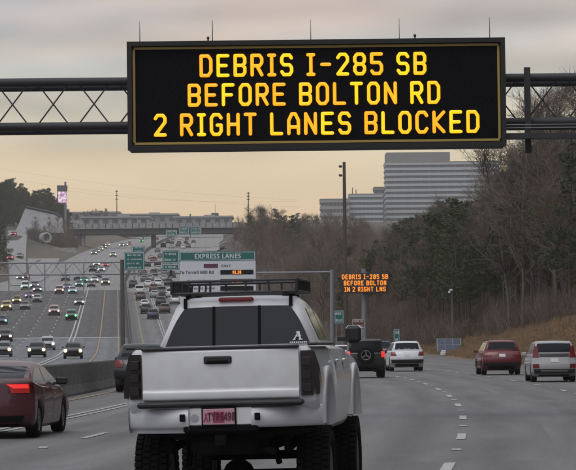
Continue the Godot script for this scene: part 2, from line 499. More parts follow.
func build_car(kind: String, root: Node3D, body_mat: Material, near := true, lit_front: Material = null, lit_rear: Material = null):
	var k := car_spec(kind)
	var key := "car_" + kind
	if not templates.has(key):
		var s := Shape.new()
		shell(s, k.low, k.wlow, 0.06, k)
		templates[key] = s.mesh()
		s = Shape.new()
		shell(s, k.cab, k.wcab, 0.05, k)
		templates[key + "cab"] = s.mesh()
		s = Shape.new()
		for sd in [-1, 1]:
			for ax in [k.wheel[0], k.wheel[1]]:
				var r: float = k.wheel[2] + 0.045
				var p := arch(Vector2(ax, k.wheel[2]), r, 200, -20, 9)
				for i in p.size() - 1:
					var xa: float = sd * (k.w - 0.06)
					var xb: float = sd * (k.w - 0.4)
					s.quad(Vector3(xa, p[i].y, -p[i].x), Vector3(xb, p[i].y, -p[i].x), Vector3(xb, p[i + 1].y, -p[i + 1].x), Vector3(xa, p[i + 1].y, -p[i + 1].x))
		s.box(Vector3(0, k.wheel[2] + 0.05, 0), Vector3(k.w * 2 - 0.6, 0.3, k.front - k.rear - 0.5))
		templates[key + "under"] = s.mesh()
		s = Shape.new()
		for sd in [-1, 1]:
			for p in pane_polys(k): side_slab(s, p, k.wcab, sd, 0.006, k)
		templates[key + "panes"] = s.mesh()
	piece("body", templates[key], body_mat, root)
	var cab := piece("cabin", templates[key + "cab"], body_mat, root)
	piece("underbody", templates[key + "under"], M.black, root)
	if near:
		for sd in [-1, 1]:
			for p in pane_polys(k):
				var s := Shape.new()
				side_slab(s, p, k.wcab, sd, 0.006, k)
				piece("side_window", s, M.glass, cab)
	else:
		piece("side_window", templates[key + "panes"], M.glass, cab)
	var wy0: float = k.belt + 0.07
	var wy1: float = k.top - 0.1
	var wa: float = k.cabin_low - 0.12
	var wb: float = k.cabin_high - 0.06
	rear_patch(k, root, "windscreen", M.glass, [wy0, -wa, wa, wy1, -wb, wb], 0.006, false, 1)
	var ry0: float = k.belt + (0.17 if kind != "fastback" else 0.1)
	if kind == "sedan": ry0 = k.belt + 0.1
	rear_patch(k, root, "rear_window", M.glass, [ry0, -wa + 0.08, wa - 0.08, wy1, -wb - 0.02, wb + 0.02], 0.006, true, 1)
	var b: float = k.belt
	var w: float = k.w
	for sd in [-1, 1]:
		var head := rear_patch(k, root, "headlight", lit_front if lit_front else M.lens, [b - 0.36, sd * (w - 0.38), sd * (w - 0.08), b - 0.2, sd * (w - 0.42), sd * (w - 0.06)], 0.01, false)
		if not near:
			head.name = "lamp_housing" if sd < 0 else "lamp_housing_001"
			var hs := Shape.new()
			var hp := bent(Vector3(sd * (w - 0.23), b - 0.28, end_l(k.outlines, b - 0.28, false)), k)
			hs.ball(hp, Vector3(0.2, 0.17, 0.09), 10)
			piece("headlight", hs, M.lens, root)
		if kind in ["sedan", "van"] or (kind == "suv" and not near):
			rear_patch(k, root, "tail_light", lit_rear if lit_rear else M.tail, [b - 0.2, sd * (w - 0.32), sd * (w - 0.04), b, sd * (w - 0.28), sd * (w - 0.05)], 0.012)
		var mr := Shape.new()
		mr.soft_box(Vector3(sd * (w + 0.1), b + 0.08, -(end_l([k.cab], b + 0.1, false) - 0.35)), Vector3(0.22, 0.15, 0.1), 0.03)
		mr.box(Vector3(sd * (w - 0.03), b + 0.03, -(end_l([k.cab], b + 0.1, false) - 0.35)), Vector3(0.14, 0.05, 0.06))
		piece("mirror", mr, M.trim if kind in ["jeep", "fastback"] else body_mat, root)
		for i in 2: wheel(root, sd * (w - 0.13), k.wheel[i], k.wheel[2], k.wheel[3], false, not near)
	rear_patch(k, root, "grille", M.black, [b - 0.62, -w * 0.6, w * 0.6, b - 0.3, -w * 0.5, w * 0.5], 0.006, false)
	rear_patch(k, root, "front_bumper", M.trim, [maxf(0.3, k.low[0].y + 0.03), -w * 0.85, w * 0.85, maxf(0.42, k.low[0].y + 0.12), -w * 0.85, w * 0.85], 0.012, false, 0)
	return k

func plate(k: Dictionary, root: Node, y: float, m: Material):
	rear_patch(k, root, "licence_plate", m, [y - 0.075, -0.155, 0.155, y + 0.075, -0.155, 0.155], 0.016)

# ---------------------------------------------------------------- lettering of the message boards, on a 5 by 7 grid
const GLYPHS := {
	"A": [[0, 6, 0, 2, 1.3, 0, 2.7, 0, 4, 2, 4, 6], [0, 4, 4, 4]], "B": [[0, 3, 3.1, 3, 4, 2.3, 4, 0.8, 3.2, 0, 0, 0, 0, 6, 3.2, 6, 4, 5.2, 4, 3.7, 3.1, 3]],
	"C": [[4, 1, 3.1, 0, 0.9, 0, 0, 1, 0, 5, 0.9, 6, 3.1, 6, 4, 5]], "D": [[0, 0, 2.9, 0, 4, 1.2, 4, 4.8, 2.9, 6, 0, 6, 0, 0]], "E": [[4, 0, 0, 0, 0, 6, 4, 6], [0, 3, 3.3, 3]],
	"F": [[4, 0, 0, 0, 0, 6], [0, 3, 3.3, 3]], "G": [[4, 1, 3.1, 0, 0.9, 0, 0, 1, 0, 5, 0.9, 6, 3.1, 6, 4, 5, 4, 3.2, 2.4, 3.2]], "H": [[0, 0, 0, 6], [4, 0, 4, 6], [0, 3, 4, 3]],
	"I": [[0.8, 0, 3.2, 0], [2, 0, 2, 6], [0.8, 6, 3.2, 6]], "K": [[0, 0, 0, 6], [4, 0, 0.3, 3, 4, 6]], "L": [[0, 0, 0, 6, 4, 6]], "N": [[0, 6, 0, 0, 4, 6, 4, 0]],
	"O": [[1, 0, 3, 0, 4, 1, 4, 5, 3, 6, 1, 6, 0, 5, 0, 1, 1, 0]], "R": [[0, 6, 0, 0, 3.1, 0, 4, 0.9, 4, 2.3, 3.1, 3.2, 0, 3.2], [2, 3.2, 4, 6]],
	"S": [[4, 0.9, 3.2, 0, 0.8, 0, 0, 0.9, 0, 2.2, 0.8, 3, 3.2, 3, 4, 3.8, 4, 5.1, 3.2, 6, 0.8, 6, 0, 5.1]], "T": [[0, 0, 4, 0], [2, 0, 2, 6]],
	"2": [[0, 1, 0.9, 0, 3.1, 0, 4, 0.9, 4, 2.1, 0, 6, 4, 6]], "8": [[0.9, 3, 0, 2.1, 0, 0.9, 0.9, 0, 3.1, 0, 4, 0.9, 4, 2.1, 3.1, 3, 0.9, 3, 0, 3.9, 0, 5.1, 0.9, 6, 3.1, 6, 4, 5.1, 4, 3.9, 3.1, 3]],
	"5": [[4, 0, 0, 0, 0, 2.6, 3.1, 2.6, 4, 3.5, 4, 5.1, 3.1, 6, 0.8, 6, 0, 5.2]], "-": [[0.4, 3, 3.6, 3]], "1": [[1, 1, 2, 0, 2, 6], [1, 6, 3, 6]], "0": [[1, 0, 3, 0, 4, 1, 4, 5, 3, 6, 1, 6, 0, 5, 0, 1, 1, 0]],
	"$": [[4, 1.2, 3.2, 0.6, 0.8, 0.6, 0, 1.4, 0.8, 3, 3.2, 3, 4, 4.4, 3.2, 5.4, 0.8, 5.4, 0, 4.8], [2, 0, 2, 6]], ".": [[1.9, 5.8, 2.1, 5.8]]}

func led_text(parent: Node, text: String, centre: Vector3, high: float, advance: float, r: float, mats: Array):
	var step := func(c: String) -> float: return advance * (0.55 if c == " " else (0.75 if c in "I1" else (0.5 if c == "." else 1.0)))
	var total := 0.0
	for c in text: total += step.call(c)
	var x := centre.x - total * 0.5
	var gw := advance * 0.77 - r * 2
	for i in text.length():
		var c := text[i]
		var w: float = step.call(c)
		x += w
		if not GLYPHS.has(c): continue
		var key := "led%s%.3f" % [c, high]
		if not templates.has(key):
			var s := Shape.new()
			for line in GLYPHS[c]:
				for p in range(0, line.size(), 2):
					var a := Vector3((line[p] - 2) / 4.0 * gw, (3 - line[p + 1]) / 6.0 * high, 0)
					s.ball(a, Vector3.ONE * r, 8)
					if p + 2 < line.size():
						s.tube(a, Vector3((line[p + 2] - 2) / 4.0 * gw, (3 - line[p + 3]) / 6.0 * high, 0), r, r, 8, false)
			templates[key] = s.mesh()
		var o := piece("letter", templates[key], mats[(i * 7 + text.length()) % mats.size()], parent)
		o.position = Vector3(x - w * 0.5, centre.y, centre.z)

func lettering(parent: Node, text: String, where: Vector3, high: float, m: Material, bold := 0.0) -> MeshInstance3D:
	var t := TextMesh.new()
	var f := SystemFont.new()
	f.font_names = PackedStringArray(["Droid Sans"])
	f.font_weight = 700
	t.font = f
	t.text = text
	t.font_size = 64
	t.pixel_size = high / 46.0
	t.depth = 0.02
	t.curve_step = 4.0
	var o := piece("lettering", t, m, parent)
	o.position = where
	return o

# ---------------------------------------------------------------- the lifted pickup
func pickup():
	var z := 26.4 + 2.6
	var t := thing("pickup_truck", "white lifted pickup truck with black roof basket and pink licence plate", "pickup truck", Vector3(-0.36, 0, -z), -0.105)
	t.rotation.z = deg_to_rad(1.0)
	var k := {"w": 0.95, "rear": -2.62, "front": 2.7, "belt": 1.72, "top": 2.24, "crown": 0.045, "tail_round": 0.06, "nose_round": 0.3, "cuts": [0.9, 1.05, 1.2, 1.35, 1.5, 1.6]}
	var low := [Vector2(-2.6, 1.17), Vector2(-2.3, 1.0), Vector2(-2.16, 0.95)] + arch(Vector2(-1.55, 0.90), 0.545, 176, 0, 12) + [Vector2(-0.9, 0.84), Vector2(1.05, 0.84)] + arch(Vector2(1.69, 0.90), 0.545, 180, 2, 12) + [Vector2(2.35, 0.9), Vector2(2.62, 0.95), Vector2(2.7, 1.2), Vector2(2.64, 1.45), Vector2(2.4, 1.56), Vector2(1.0, 1.68), Vector2(-0.7, 1.70), Vector2(-2.6, 1.70)]
	var cab := [Vector2(-0.84, 1.62), Vector2(1.05, 1.62), Vector2(0.38, 2.1), Vector2(0.12, 2.2), Vector2(-0.3, 2.24), Vector2(-0.62, 2.23), Vector2(-0.73, 2.18)]
	k.outlines = [low, cab]
	var wl := func(p: Vector2): return 0.92 - 0.05 * smoothstep(1.35, 1.75, p.y) - 0.06 * smoothstep(1.1, 0.75, p.y) + 0.02 * smoothstep(0.35, 0.0, absf(p.y - 1.35))
	var wc := func(p: Vector2): return lerpf(0.84, 0.62, clampf((p.y - 1.68) / 0.54, 0, 1))
	var s := Shape.new()
	shell(s, low, wl, 0.05, k)
	piece("body", s, M.white_paint, t)
	s = Shape.new()
	shell(s, cab, wc, 0.07, k)
	var c := piece("cab", s, M.white_paint, t)
	c.position.x = -0.045
	# panes
	var rear_pts := []
	var rear_xs := []
	for i in 7:
		var y := lerpf(1.725, 2.125, i / 6.0)
		rear_pts.append(Vector2(end_l([cab], y, true), y))
		var q := pow(i / 6.0, 3.0) * 0.05
		rear_xs.append([-lerpf(0.75, 0.60, i / 6.0) + q, lerpf(0.74, 0.585, i / 6.0) - q])
	s = Shape.new()
	strip(s, rear_pts, rear_xs, 0.008, k, true, 12)
	var rw := piece("rear_window", s, M.tinted_glass, c)
	for x in [-0.25, 0.22]:
		s = Shape.new()
		strip(s, [rear_pts[0], rear_pts[3], rear_pts[6]], [[x - 0.014, x + 0.014], [x - 0.014, x + 0.014], [x - 0.014, x + 0.014]], 0.02, k, true, 2)
		piece("slider_frame", s, M.black, c)
	s = Shape.new()
	strip(s, [Vector2(-0.80, 2.12), Vector2(-0.78, 2.14)], [[-0.62, 0.62], [-0.61, 0.61]], 0.0, k, true, 8)
	for sd in [-1, 1]:
		for poly in [[Vector2(-0.58, 1.76), Vector2(0.1, 1.76), Vector2(0.1, 2.1), Vector2(-0.5, 2.1)], [Vector2(0.16, 1.76), Vector2(0.78, 1.76), Vector2(0.34, 2.08), Vector2(0.16, 2.1)]]:
			s = Shape.new()
			side_slab(s, poly, wc, sd, 0.006, k)
			piece("side_window", s, M.glass, c)
		for poly in [[Vector2(-0.72, 0.9), Vector2(0.1, 0.9), Vector2(0.13, 1.3), Vector2(0.12, 1.66), Vector2(-0.68, 1.66), Vector2(-0.76, 1.3)], [Vector2(0.13, 0.9), Vector2(1.0, 0.9), Vector2(1.04, 1.3), Vector2(1.0, 1.64), Vector2(0.15, 1.66), Vector2(0.16, 1.3)]]:
			s = Shape.new()
			side_slab(s, poly, wl, sd, 0.012, k)
			var d := piece("door", s, M.white_paint, t)
			s = Shape.new()
			s.soft_box(Vector3(sd * 0.945, 1.54, -(poly[0].x + 0.14)), Vector3(0.045, 0.035, 0.2), 0.012)
			piece("handle", s, M.chrome, d)
	s = Shape.new()
	strip(s, [Vector2(0.95, 1.72), Vector2(0.72, 1.88), Vector2(0.45, 2.07)], [[-0.72, 0.72], [-0.66, 0.66], [-0.58, 0.58]], 0.006, k, false, 8)
	piece("windscreen", s, M.glass, c)
	# tailgate: a pressed sheet with a lip along its foot
	var prof := [Vector2(-2.62, 1.69), Vector2(-2.645, 1.675), Vector2(-2.648, 1.66), Vector2(-2.652, 1.48), Vector2(-2.652, 1.32), Vector2(-2.650, 1.296), Vector2(-2.664, 1.288), Vector2(-2.667, 1.275), Vector2(-2.667, 1.225), Vector2(-2.66, 1.208), Vector2(-2.6, 1.20)]
	s = Shape.new()
	var xs := []
	for p in prof: xs.append([-0.755, 0.755])
	strip(s, prof, xs, 0.0, k, false, 12, 0.03)
	var tg := piece("tailgate", s, M.white_paint, t)
	s = Shape.new()
	s.soft_box(Vector3(0, 1.70, 2.605), Vector3(1.52, 0.03, 0.09), 0.01)
	piece("tailgate_cap", s, M.trim, tg)
	s = Shape.new()
	s.soft_box(Vector3(-0.02, 1.585, 2.652), Vector3(0.27, 0.075, 0.03), 0.012)
	piece("handle", s, M.trim, tg)
	s = Shape.new()
	s.soft_box(Vector3(-0.02, 1.565, 2.668), Vector3(0.21, 0.03, 0.02), 0.008)
	piece("handle_grip", s, M.black, tg)
	# lamps
	for sd in [-1, 1]:
		s = Shape.new()
		var pts := []
		var lx := []
		for i in 9:
			var f := i / 8.0
			pts.append(Vector2(-2.612, lerpf(1.225, 1.655, f)))
			var bulge := sin(f * PI)
			lx.append([sd * 0.772, sd * (0.885 + 0.03 * bulge)])
		strip(s, pts, lx, 0.02, k, true, 6, 0.06)
		var tl := piece("tail_light", s, M.smoked, t)
		s = Shape.new()
		side_slab(s, [Vector2(-2.63, 1.235), Vector2(-2.5, 1.25), Vector2(-2.40, 1.34), Vector2(-2.38, 1.52), Vector2(-2.46, 1.63), Vector2(-2.63, 1.65)], wl, sd, 0.012, k)
		piece("lens_side", s, M.smoked, tl)
		for y in [1.30, 1.43, 1.55]:
			s = Shape.new()
			s.soft_box(Vector3(sd * 0.832, y, 2.6245), Vector3(0.085, 0.085, 0.02), 0.005)
			piece("reflector", s, M.smoked_red, tl)
		s = Shape.new()
		s.soft_box(Vector3(sd * 0.88, 1.715, 1.6), Vector3(0.09, 0.03, 1.9), 0.01)
		piece("bed_rail", s, M.trim, t)
	# bumper
	var bp := Node3D.new()
	bp.name = "bumper"
	t.add_child(bp)
	for sd in [-1, 1]:
		s = Shape.new()
		var pr := [Vector2(-2.60, 0.93), Vector2(-2.70, 0.935), Vector2(-2.745, 0.96), Vector2(-2.755, 1.04), Vector2(-2.74, 1.115), Vector2(-2.70, 1.13)]
		var bx := []
		for i in pr.size(): bx.append([sd * 0.30, sd * 0.945])
		var kb := k.duplicate()
		kb.tail_round = 0.42
		kb.w = 0.945
		kb.rear = -2.75
		strip(s, pr, bx, 0.0, kb, sd > 0, 10, 0.04)
		piece("bumper_wing", s, M.white_paint, bp)
	for sd in [-1, 1]:
		s = Shape.new()
		s.soft_box(Vector3(sd * 0.36, 1.04, 2.752), Vector3(0.055, 0.07, 0.02), 0.008)
		piece("step_hole", s, M.black, bp)
	s = Shape.new()
	s.soft_box(Vector3(0, 1.045, 2.70), Vector3(0.62, 0.17, 0.05), 0.012)
	piece("plate_recess", s, M.white_paint, bp)
	s = Shape.new()
	s.soft_box(Vector3(0, 1.165, 2.66), Vector3(1.60, 0.055, 0.17), 0.02)
	piece("step_pad", s, M.trim, bp)
	s = Shape.new()
	s.tube(Vector3(-0.245, 1.04, 2.72), Vector3(-0.245, 1.04, 2.735), 0.038, 0.036, 16)
	piece("lamp_socket", s, M.chrome, bp)
	var pl := Node3D.new()
	pl.name = "licence_plate"
	t.add_child(pl)
	pl.position = Vector3(-0.01, 1.045, 2.735)
	s = Shape.new()
	s.soft_box(Vector3.ZERO, Vector3(0.335, 0.185, 0.02), 0.006)
	piece("frame", s, M.black, pl)
	s = Shape.new()
	s.soft_box(Vector3(0, 0, 0.008), Vector3(0.305, 0.152, 0.012), 0.004)
	piece("panel", s, M.plate_pink, pl)
	s = Shape.new()
	s.soft_box(Vector3(0, -0.005, 0.011), Vector3(0.11, 0.11, 0.01), 0.003)
	piece("ribbon_panel", s, M.plate_magenta, pl)
	var lt := lettering(pl, "TYR6498", Vector3(0.025, 0, 0.012), 0.078, M.plate_ink)
	lt.scale = Vector3(0.62, 1, 1)
	s = Shape.new()
	s.tube(Vector3(-0.142, -0.045, 0.016), Vector3(-0.118, 0.03, 0.016), 0.006, 0.006, 6)
	s.tube(Vector3(-0.106, -0.045, 0.018), Vector3(-0.13, 0.03, 0.018), 0.006, 0.006, 6)
	s.tube(Vector3(-0.131, 0.03, 0.017), Vector3(-0.117, 0.03, 0.017), 0.007, 0.007, 6)
	piece("ribbon_mark", s, M.plate_magenta, pl)
	# below the bumper: hitch, frame, springs, axle, spare
	s = Shape.new()
	s.soft_box(Vector3(0, 0.93, 2.66), Vector3(0.72, 0.1, 0.14), 0.03)
	s.box(Vector3(0, 0.82, 2.62), Vector3(0.1, 0.1, 0.3))
	s.box(Vector3(0, 0.86, 2.5), Vector3(0.95, 0.07, 0.07))
	var hb := piece("hitch", s, M.black, t)
	s = Shape.new()
	for sd in [-1, 1]:
		s.box(Vector3(sd * 0.5, 0.93, 0.0), Vector3(0.1, 0.16, 5.0))
		s.box(Vector3(sd * 0.58, 0.74, 1.6), Vector3(0.07, 0.06, 1.1), Basis(Vector3.RIGHT, 0.06))
		s.box(Vector3(sd * 0.58, 0.78, 2.15), Vector3(0.06, 0.2, 0.06))
		s.tube(Vector3(sd * 0.45, 0.55, 1.75), Vector3(sd * 0.36, 1.05, 1.95), 0.03, 0.035, 8)
	piece("frame_rails", s, M.black, t)
	s = Shape.new()
	s.tube(Vector3(-0.8, 0.445, 1.55), Vector3(0.8, 0.445, 1.55), 0.045, 0.045, 10)
	s.ball(Vector3(0.02, 0.445, 1.55), Vector3(0.16, 0.15, 0.17), 14)
	piece("axle", s, M.black, t)
	s = Shape.new()
	s.tube(Vector3(-0.75, 0.5, -1.69), Vector3(0.75, 0.5, -1.69), 0.05, 0.05, 8)
	piece("axle", s, M.black, t)
	s = Shape.new()
	s.lathe_x([[-0.11, 0.0], [-0.11, 0.22], [-0.13, 0.3], [-0.1, 0.38], [0.1, 0.38], [0.13, 0.3], [0.11, 0.22], [0.11, 0.0]], 28)
	var sp := piece("spare_wheel", s, M.rubber, t)
	sp.position = Vector3(0.02, 0.80, 2.2)
	sp.rotation = Vector3(0.0, 0, PI / 2)
	s = Shape.new()
	s.tube(Vector3(0.3, 0.72, 2.35), Vector3(0.48, 0.7, 2.58), 0.035, 0.035, 10)
	piece("exhaust_pipe", s, M.black, t)
	s = Shape.new()
	s.box(Vector3(0, 1.0, 0), Vector3(1.5, 0.3, 4.8))
	s.box(Vector3(0, 0.80, 0.2), Vector3(0.9, 0.2, 3.4))
	for ax in [-1.55, 1.69]:
		var p := arch(Vector2(ax, 0.90), 0.53, 180, 0, 12)
		for sd in [-1, 1]:
			for i in p.size() - 1:
				s.quad(Vector3(sd * 0.86, p[i].y, -p[i].x), Vector3(sd * 0.5, p[i].y, -p[i].x), Vector3(sd * 0.5, p[i + 1].y, -p[i + 1].x), Vector3(sd * 0.86, p[i + 1].y, -p[i + 1].x))
	piece("underbody", s, M.black, t)
	for ax in [-1.55, 1.69]:
		for sd in [-1, 1]:
			wheel(t, sd * 0.80, ax, 0.445, 0.33, true)
			s = Shape.new()                                           # flared arch
			var outer := arch(Vector2(ax, 0.90), 0.60, 176, 2, 16)
			var inner := arch(Vector2(ax, 0.90), 0.535, 176, 2, 16)
			for i in 16:
				var f := func(p: Vector2, x: float): return Vector3(sd * x, p.y, -p.x)
				s.group = 1
				s.quad(f.call(outer[i], 0.90), f.call(outer[i + 1], 0.90), f.call(outer[i + 1], 0.945), f.call(outer[i], 0.945))
				s.quad(f.call(outer[i], 0.945), f.call(outer[i + 1], 0.945), f.call(inner[i + 1], 0.962), f.call(inner[i], 0.962))
				s.quad(f.call(inner[i], 0.962), f.call(inner[i + 1], 0.962), f.call(inner[i + 1], 0.86), f.call(inner[i], 0.86))
			piece("fender_flare", s, M.white_paint, t)
	for sd in [-1, 1]:
		s = Shape.new()
		var mx := 1.01 if sd > 0 else -0.935
		s.soft_box(Vector3(mx, 1.81, -0.78), Vector3(0.17 if sd > 0 else 0.12, 0.19, 0.07), 0.035)
		s.box(Vector3(sd * 0.90, 1.76, -0.76), Vector3(0.12, 0.04, 0.05))
		var mr := piece("mirror", s, M.trim, t)
		s = Shape.new()
		s.soft_box(Vector3(mx, 1.815, -0.83), Vector3(0.175 if sd > 0 else 0.12, 0.185, 0.06), 0.028)
		piece("mirror_cap", s, M.white_paint, mr)
		s = Shape.new()
		s.soft_box(Vector3(sd * 0.7, 1.38, -2.6), Vector3(0.3, 0.16, 0.16), 0.03)
		piece("headlight", s, M.lens, t)
		# rubber roof strips at the cab corners
		s = Shape.new()
		s.box(Vector3(sd * 0.535, 2.225, 0.3), Vector3(0.035, 0.025, 0.7))
		s.box(Vector3(sd * 0.545, 2.165, 0.742), Vector3(0.035, 0.10, 0.03), Basis(Vector3.RIGHT, -0.3))
		piece("roof_strip", s, M.black, c)
	s = Shape.new()
	s.soft_box(Vector3(-0.02, 2.195, 0.735), Vector3(0.36, 0.045, 0.06), 0.015)
	piece("brake_light", s, M.tail, c)
	# basket on the roof
	var rk := Node3D.new()
	rk.name = "roof_basket"
	t.add_child(rk)
	rk.position = Vector3(-0.075, 2.265, 0.16)
	var hw := 0.645
	var l0 := 0.62
	var l1 := -0.62
	s = Shape.new()
	for y in [0.0, 0.12]:
		for e in [[Vector3(-hw, y, l0), Vector3(hw, y, l0)], [Vector3(-hw, y, l1), Vector3(hw, y, l1)], [Vector3(-hw, y, l0), Vector3(-hw, y, l1)], [Vector3(hw, y, l0), Vector3(hw, y, l1)]]:
			s.tube(e[0], e[1], 0.014, 0.014, 8)
	for e in [Vector3(-hw, 0, l0), Vector3(hw, 0, l0), Vector3(-hw, 0, l1), Vector3(hw, 0, l1)]:
		s.tube(e, e + Vector3(0, 0.12, 0), 0.02, 0.02, 8)
	piece("rail", s, M.trim, rk)
	for x in [-0.62, -0.54, -0.47, -0.25, 0.12, 0.36]:
		s = Shape.new()
		s.tube(Vector3(x, 0, l0), Vector3(x * 0.98, 0.12, l0), 0.012, 0.012, 6)
		piece("upright", s, M.trim, rk)
		s = Shape.new()
		s.tube(Vector3(x, 0, l1), Vector3(x * 0.98, 0.12, l1), 0.012, 0.012, 6)
		piece("upright", s, M.trim, rk)
	for i in 9:
		s = Shape.new()
		var zz := lerpf(l1, l0, (i + 0.5) / 9.0)
		s.box(Vector3(0, 0.0, zz), Vector3(hw * 2 - 0.03, 0.016, 0.04))
		piece("slat", s, M.trim, rk)
	for sd in [-1, 1]:
		for i in 8:
			s = Shape.new()
			var zz := lerpf(l1, l0, (i + 0.5) / 8.0)
			s.tube(Vector3(sd * hw, 0, zz), Vector3(sd * hw, 0.12, zz), 0.012, 0.012, 6)
			piece("upright", s, M.trim, rk)
		if sd > 0:
			s = Shape.new()
			s.box(Vector3(sd * hw * 0.985, 0.06, 0.0), Vector3(0.012, 0.1, 1.2))
			piece("side_plate", s, M.trim, rk)
		for zz in [0.35, -0.35]:
			s = Shape.new()
			s.box(Vector3(sd * 0.5, -0.05, zz), Vector3(0.06, 0.09, 0.12))
			piece("foot", s, M.trim, rk)
	# white sticker in the corner of the rear window: a script capital with a line of small letters below
	s = Shape.new()
	var o := Vector3(0.62, 1.80, 0.868)
	for e in [[-0.045, -0.04, 0.012, 0.055, 0.007], [0.012, 0.055, 0.03, -0.04, 0.012], [-0.03, 0.0, 0.04, 0.005, 0.006], [-0.06, -0.04, -0.03, -0.04, 0.007], [0.01, -0.04, 0.055, -0.04, 0.007], [0.012, 0.055, -0.02, 0.045, 0.006]]:
		s.tube(o + Vector3(e[0], e[1], 0) * 0.85, o + Vector3(e[2], e[3], 0) * 0.85, e[4], e[4], 6)
	for i in 9: s.box(o + Vector3(-0.075 + i * 0.02, -0.062, 0), Vector3(0.013, 0.014, 0.008))
	piece("sticker", s, M.sticker, c)

# ---------------------------------------------------------------- message gantry over the road
func gantry():
	var z := 60.0
	var a := at(128, 148.5, z)
	var b := at(507, 38, z)
	var mid := at(316.5, 94, z)
	var w := 8.27
	var h := 2.38
	var t := thing("message_sign", "large black electronic message board with amber lettering above the road", "message board", Vector3(mid.x, mid.y, -z + 0.0), 0.0)
	t.rotation.z = deg_to_rad(0.12)
	var s := Shape.new()
	s.soft_box(Vector3(0, 0, -0.45), Vector3(w, h, 0.8), 0.03)
	piece("cabinet", s, M.sign_black, t)
	s = Shape.new()
	for e in [[0, h / 2 - 0.05, w, 0.1], [0, -h / 2 + 0.05, w, 0.1], [-w / 2 + 0.05, 0, 0.1, h - 0.2], [w / 2 - 0.05, 0, 0.1, h - 0.2]]:
		s.box(Vector3(e[0], e[1], 0.0), Vector3(e[2], e[3], 0.16))
	piece("frame", s, M.sign_frame, t)
	s = Shape.new()
	var iw := w - 0.29
	var ih := h - 0.29
	for e in [[0, ih / 2, iw, 0.05], [0, -ih / 2, iw, 0.05], [-iw / 2, 0, 0.05, ih - 0.05], [iw / 2, 0, 0.05, ih - 0.05]]:
		s.box(Vector3(e[0], e[1], -0.03), Vector3(e[2], e[3], 0.03))
	piece("border_stripe", s, M.gold, t)
	s = Shape.new()
	s.box(Vector3(0, 0, -0.044), Vector3(iw - 0.06, ih - 0.06, 0.012))
	piece("face", s, M.sign_face, t)
	for e in [["DEBRIS I-285 SB", 313, 64.4, 0.3716], ["BEFORE BOLTON RD", 314, 93.7, 0.3716], ["2 RIGHT LANES BLOCKED", 316.5, 123.3, 0.3716]]:
		var p := at(e[1], e[2], z)
		led_text(t, e[0], Vector3(p.x - mid.x, p.y - mid.y, -0.02), 0.43, e[3], 0.037, M.amber)
	for u in [139, 212, 311, 400, 491]:
		s = Shape.new()
		var p := at(u, 30, z)
		s.tube(Vector3(p.x - mid.x, h / 2, -0.4), Vector3(p.x - mid.x, h / 2 + 0.5, -0.4), 0.013, 0.006, 6)
		piece("lightning_rod", s, M.dark_steel, t)
	for u in [208, 415]:
		s = Shape.new()
		var p := at(u, 30, z)
		s.tube(Vector3(p.x - mid.x, h / 2, -0.1), Vector3(p.x - mid.x, h / 2 + 0.06, -0.1), 0.02, 0.02, 6)
		s.ball(Vector3(p.x - mid.x, h / 2 + 0.08, -0.1), Vector3.ONE * 0.035, 8)
		piece("lifting_eye", s, M.dark_steel, t)
	# the truss that carries it
	var y1 := at(60, 78, z).y
	var y0 := at(60, 123, z).y
	var x0 := -16.5
	var x1 := 21.0
	var g := thing("gantry_truss", "dark steel box truss spanning the road behind the message board", "gantry", Vector3(0, 0, -z - 1.4))
	for zz in [0.45, -0.75]:
		for y in [y0, y1]:
			s = Shape.new()
			s.tube(Vector3(x0, y, zz), Vector3(x1, y, zz), 0.095, 0.095, 14)
			piece("chord", s, M.truss, g)
	var n := int((x1 - x0) / 0.905)
	for i in n:
		var xa := x0 + i * 0.905
		for zz in [0.45]:
			s = Shape.new()
			s.tube(Vector3(xa + 0.08, y0, zz), Vector3(xa + 0.83, y1, zz), 0.018, 0.018, 6)
			s.tube(Vector3(xa + 0.83, y0, zz - 0.03), Vector3(xa + 0.08, y1, zz - 0.03), 0.018, 0.018, 6)
			piece("brace", s, M.truss, g)
	for i in range(0, n, 4):
		s = Shape.new()
		var xa := x0 + i * 0.905
		for y in [y0, y1]: s.tube(Vector3(xa, y, 0.45), Vector3(xa, y, -0.75), 0.03, 0.03, 6)
		piece("strut", s, M.truss, g)
	for e in [x0, x1]:
		for zz in [0.45, -0.75]:
			s = Shape.new()
			s.tube(Vector3(e, 0, zz), Vector3(e, y1 + 0.3, zz), 0.16, 0.15, 14)
			piece("column", s, M.truss, g)
	# catwalk at the right-hand end
	var cy := at(545, 135, z).y
	var c0 := at(506, 135, z).x
	s = Shape.new()
	s.box(Vector3((c0 + x1) / 2, cy, 1.05), Vector3(x1 - c0, 0.11, 0.5))
	piece("catwalk", s, M.truss, g)
	for y in [cy + 0.17, cy + 0.24]:
		s = Shape.new()
		s.tube(Vector3(c0, y, 1.28), Vector3(x1, y, 1.28), 0.014, 0.014, 6)
		piece("handrail", s, M.dull_steel, g)
	var px := at(530, 100, z).x
	s = Shape.new()
	s.box(Vector3(px, (cy - 0.35 + y1 + 0.2) / 2, 0.72), Vector3(0.13, y1 + 0.2 - cy + 0.35, 0.14))
	piece("hanger", s, M.truss, g)
	s = Shape.new()
	s.box(Vector3(mid.x, (y0 + y1) / 2, 0.72), Vector3(w - 1.0, 0.12, 0.3))
	piece("sign_bracket", s, M.truss, g)

# ---------------------------------------------------------------- plants
func limb(s: Shape, p: Vector3, d: Vector3, length: float, r0: float, r1: float, segs: int, wander: float, sides: int, lift := 0.0) -> Array:
	var out := [[p, d]]
	for i in segs:
		d = (d + Vector3(rng.randfn(), rng.randfn(), rng.randfn()) * wander + Vector3.UP * lift).normalized()
		var q := p + d * length / segs
		var ra := lerpf(r0, r1, float(i) / segs)
		var rb := lerpf(r0, r1, float(i + 1) / segs)
		s.tube(p, q, ra, rb, sides, false)
		p = q
		out.append([p, d])
	return out

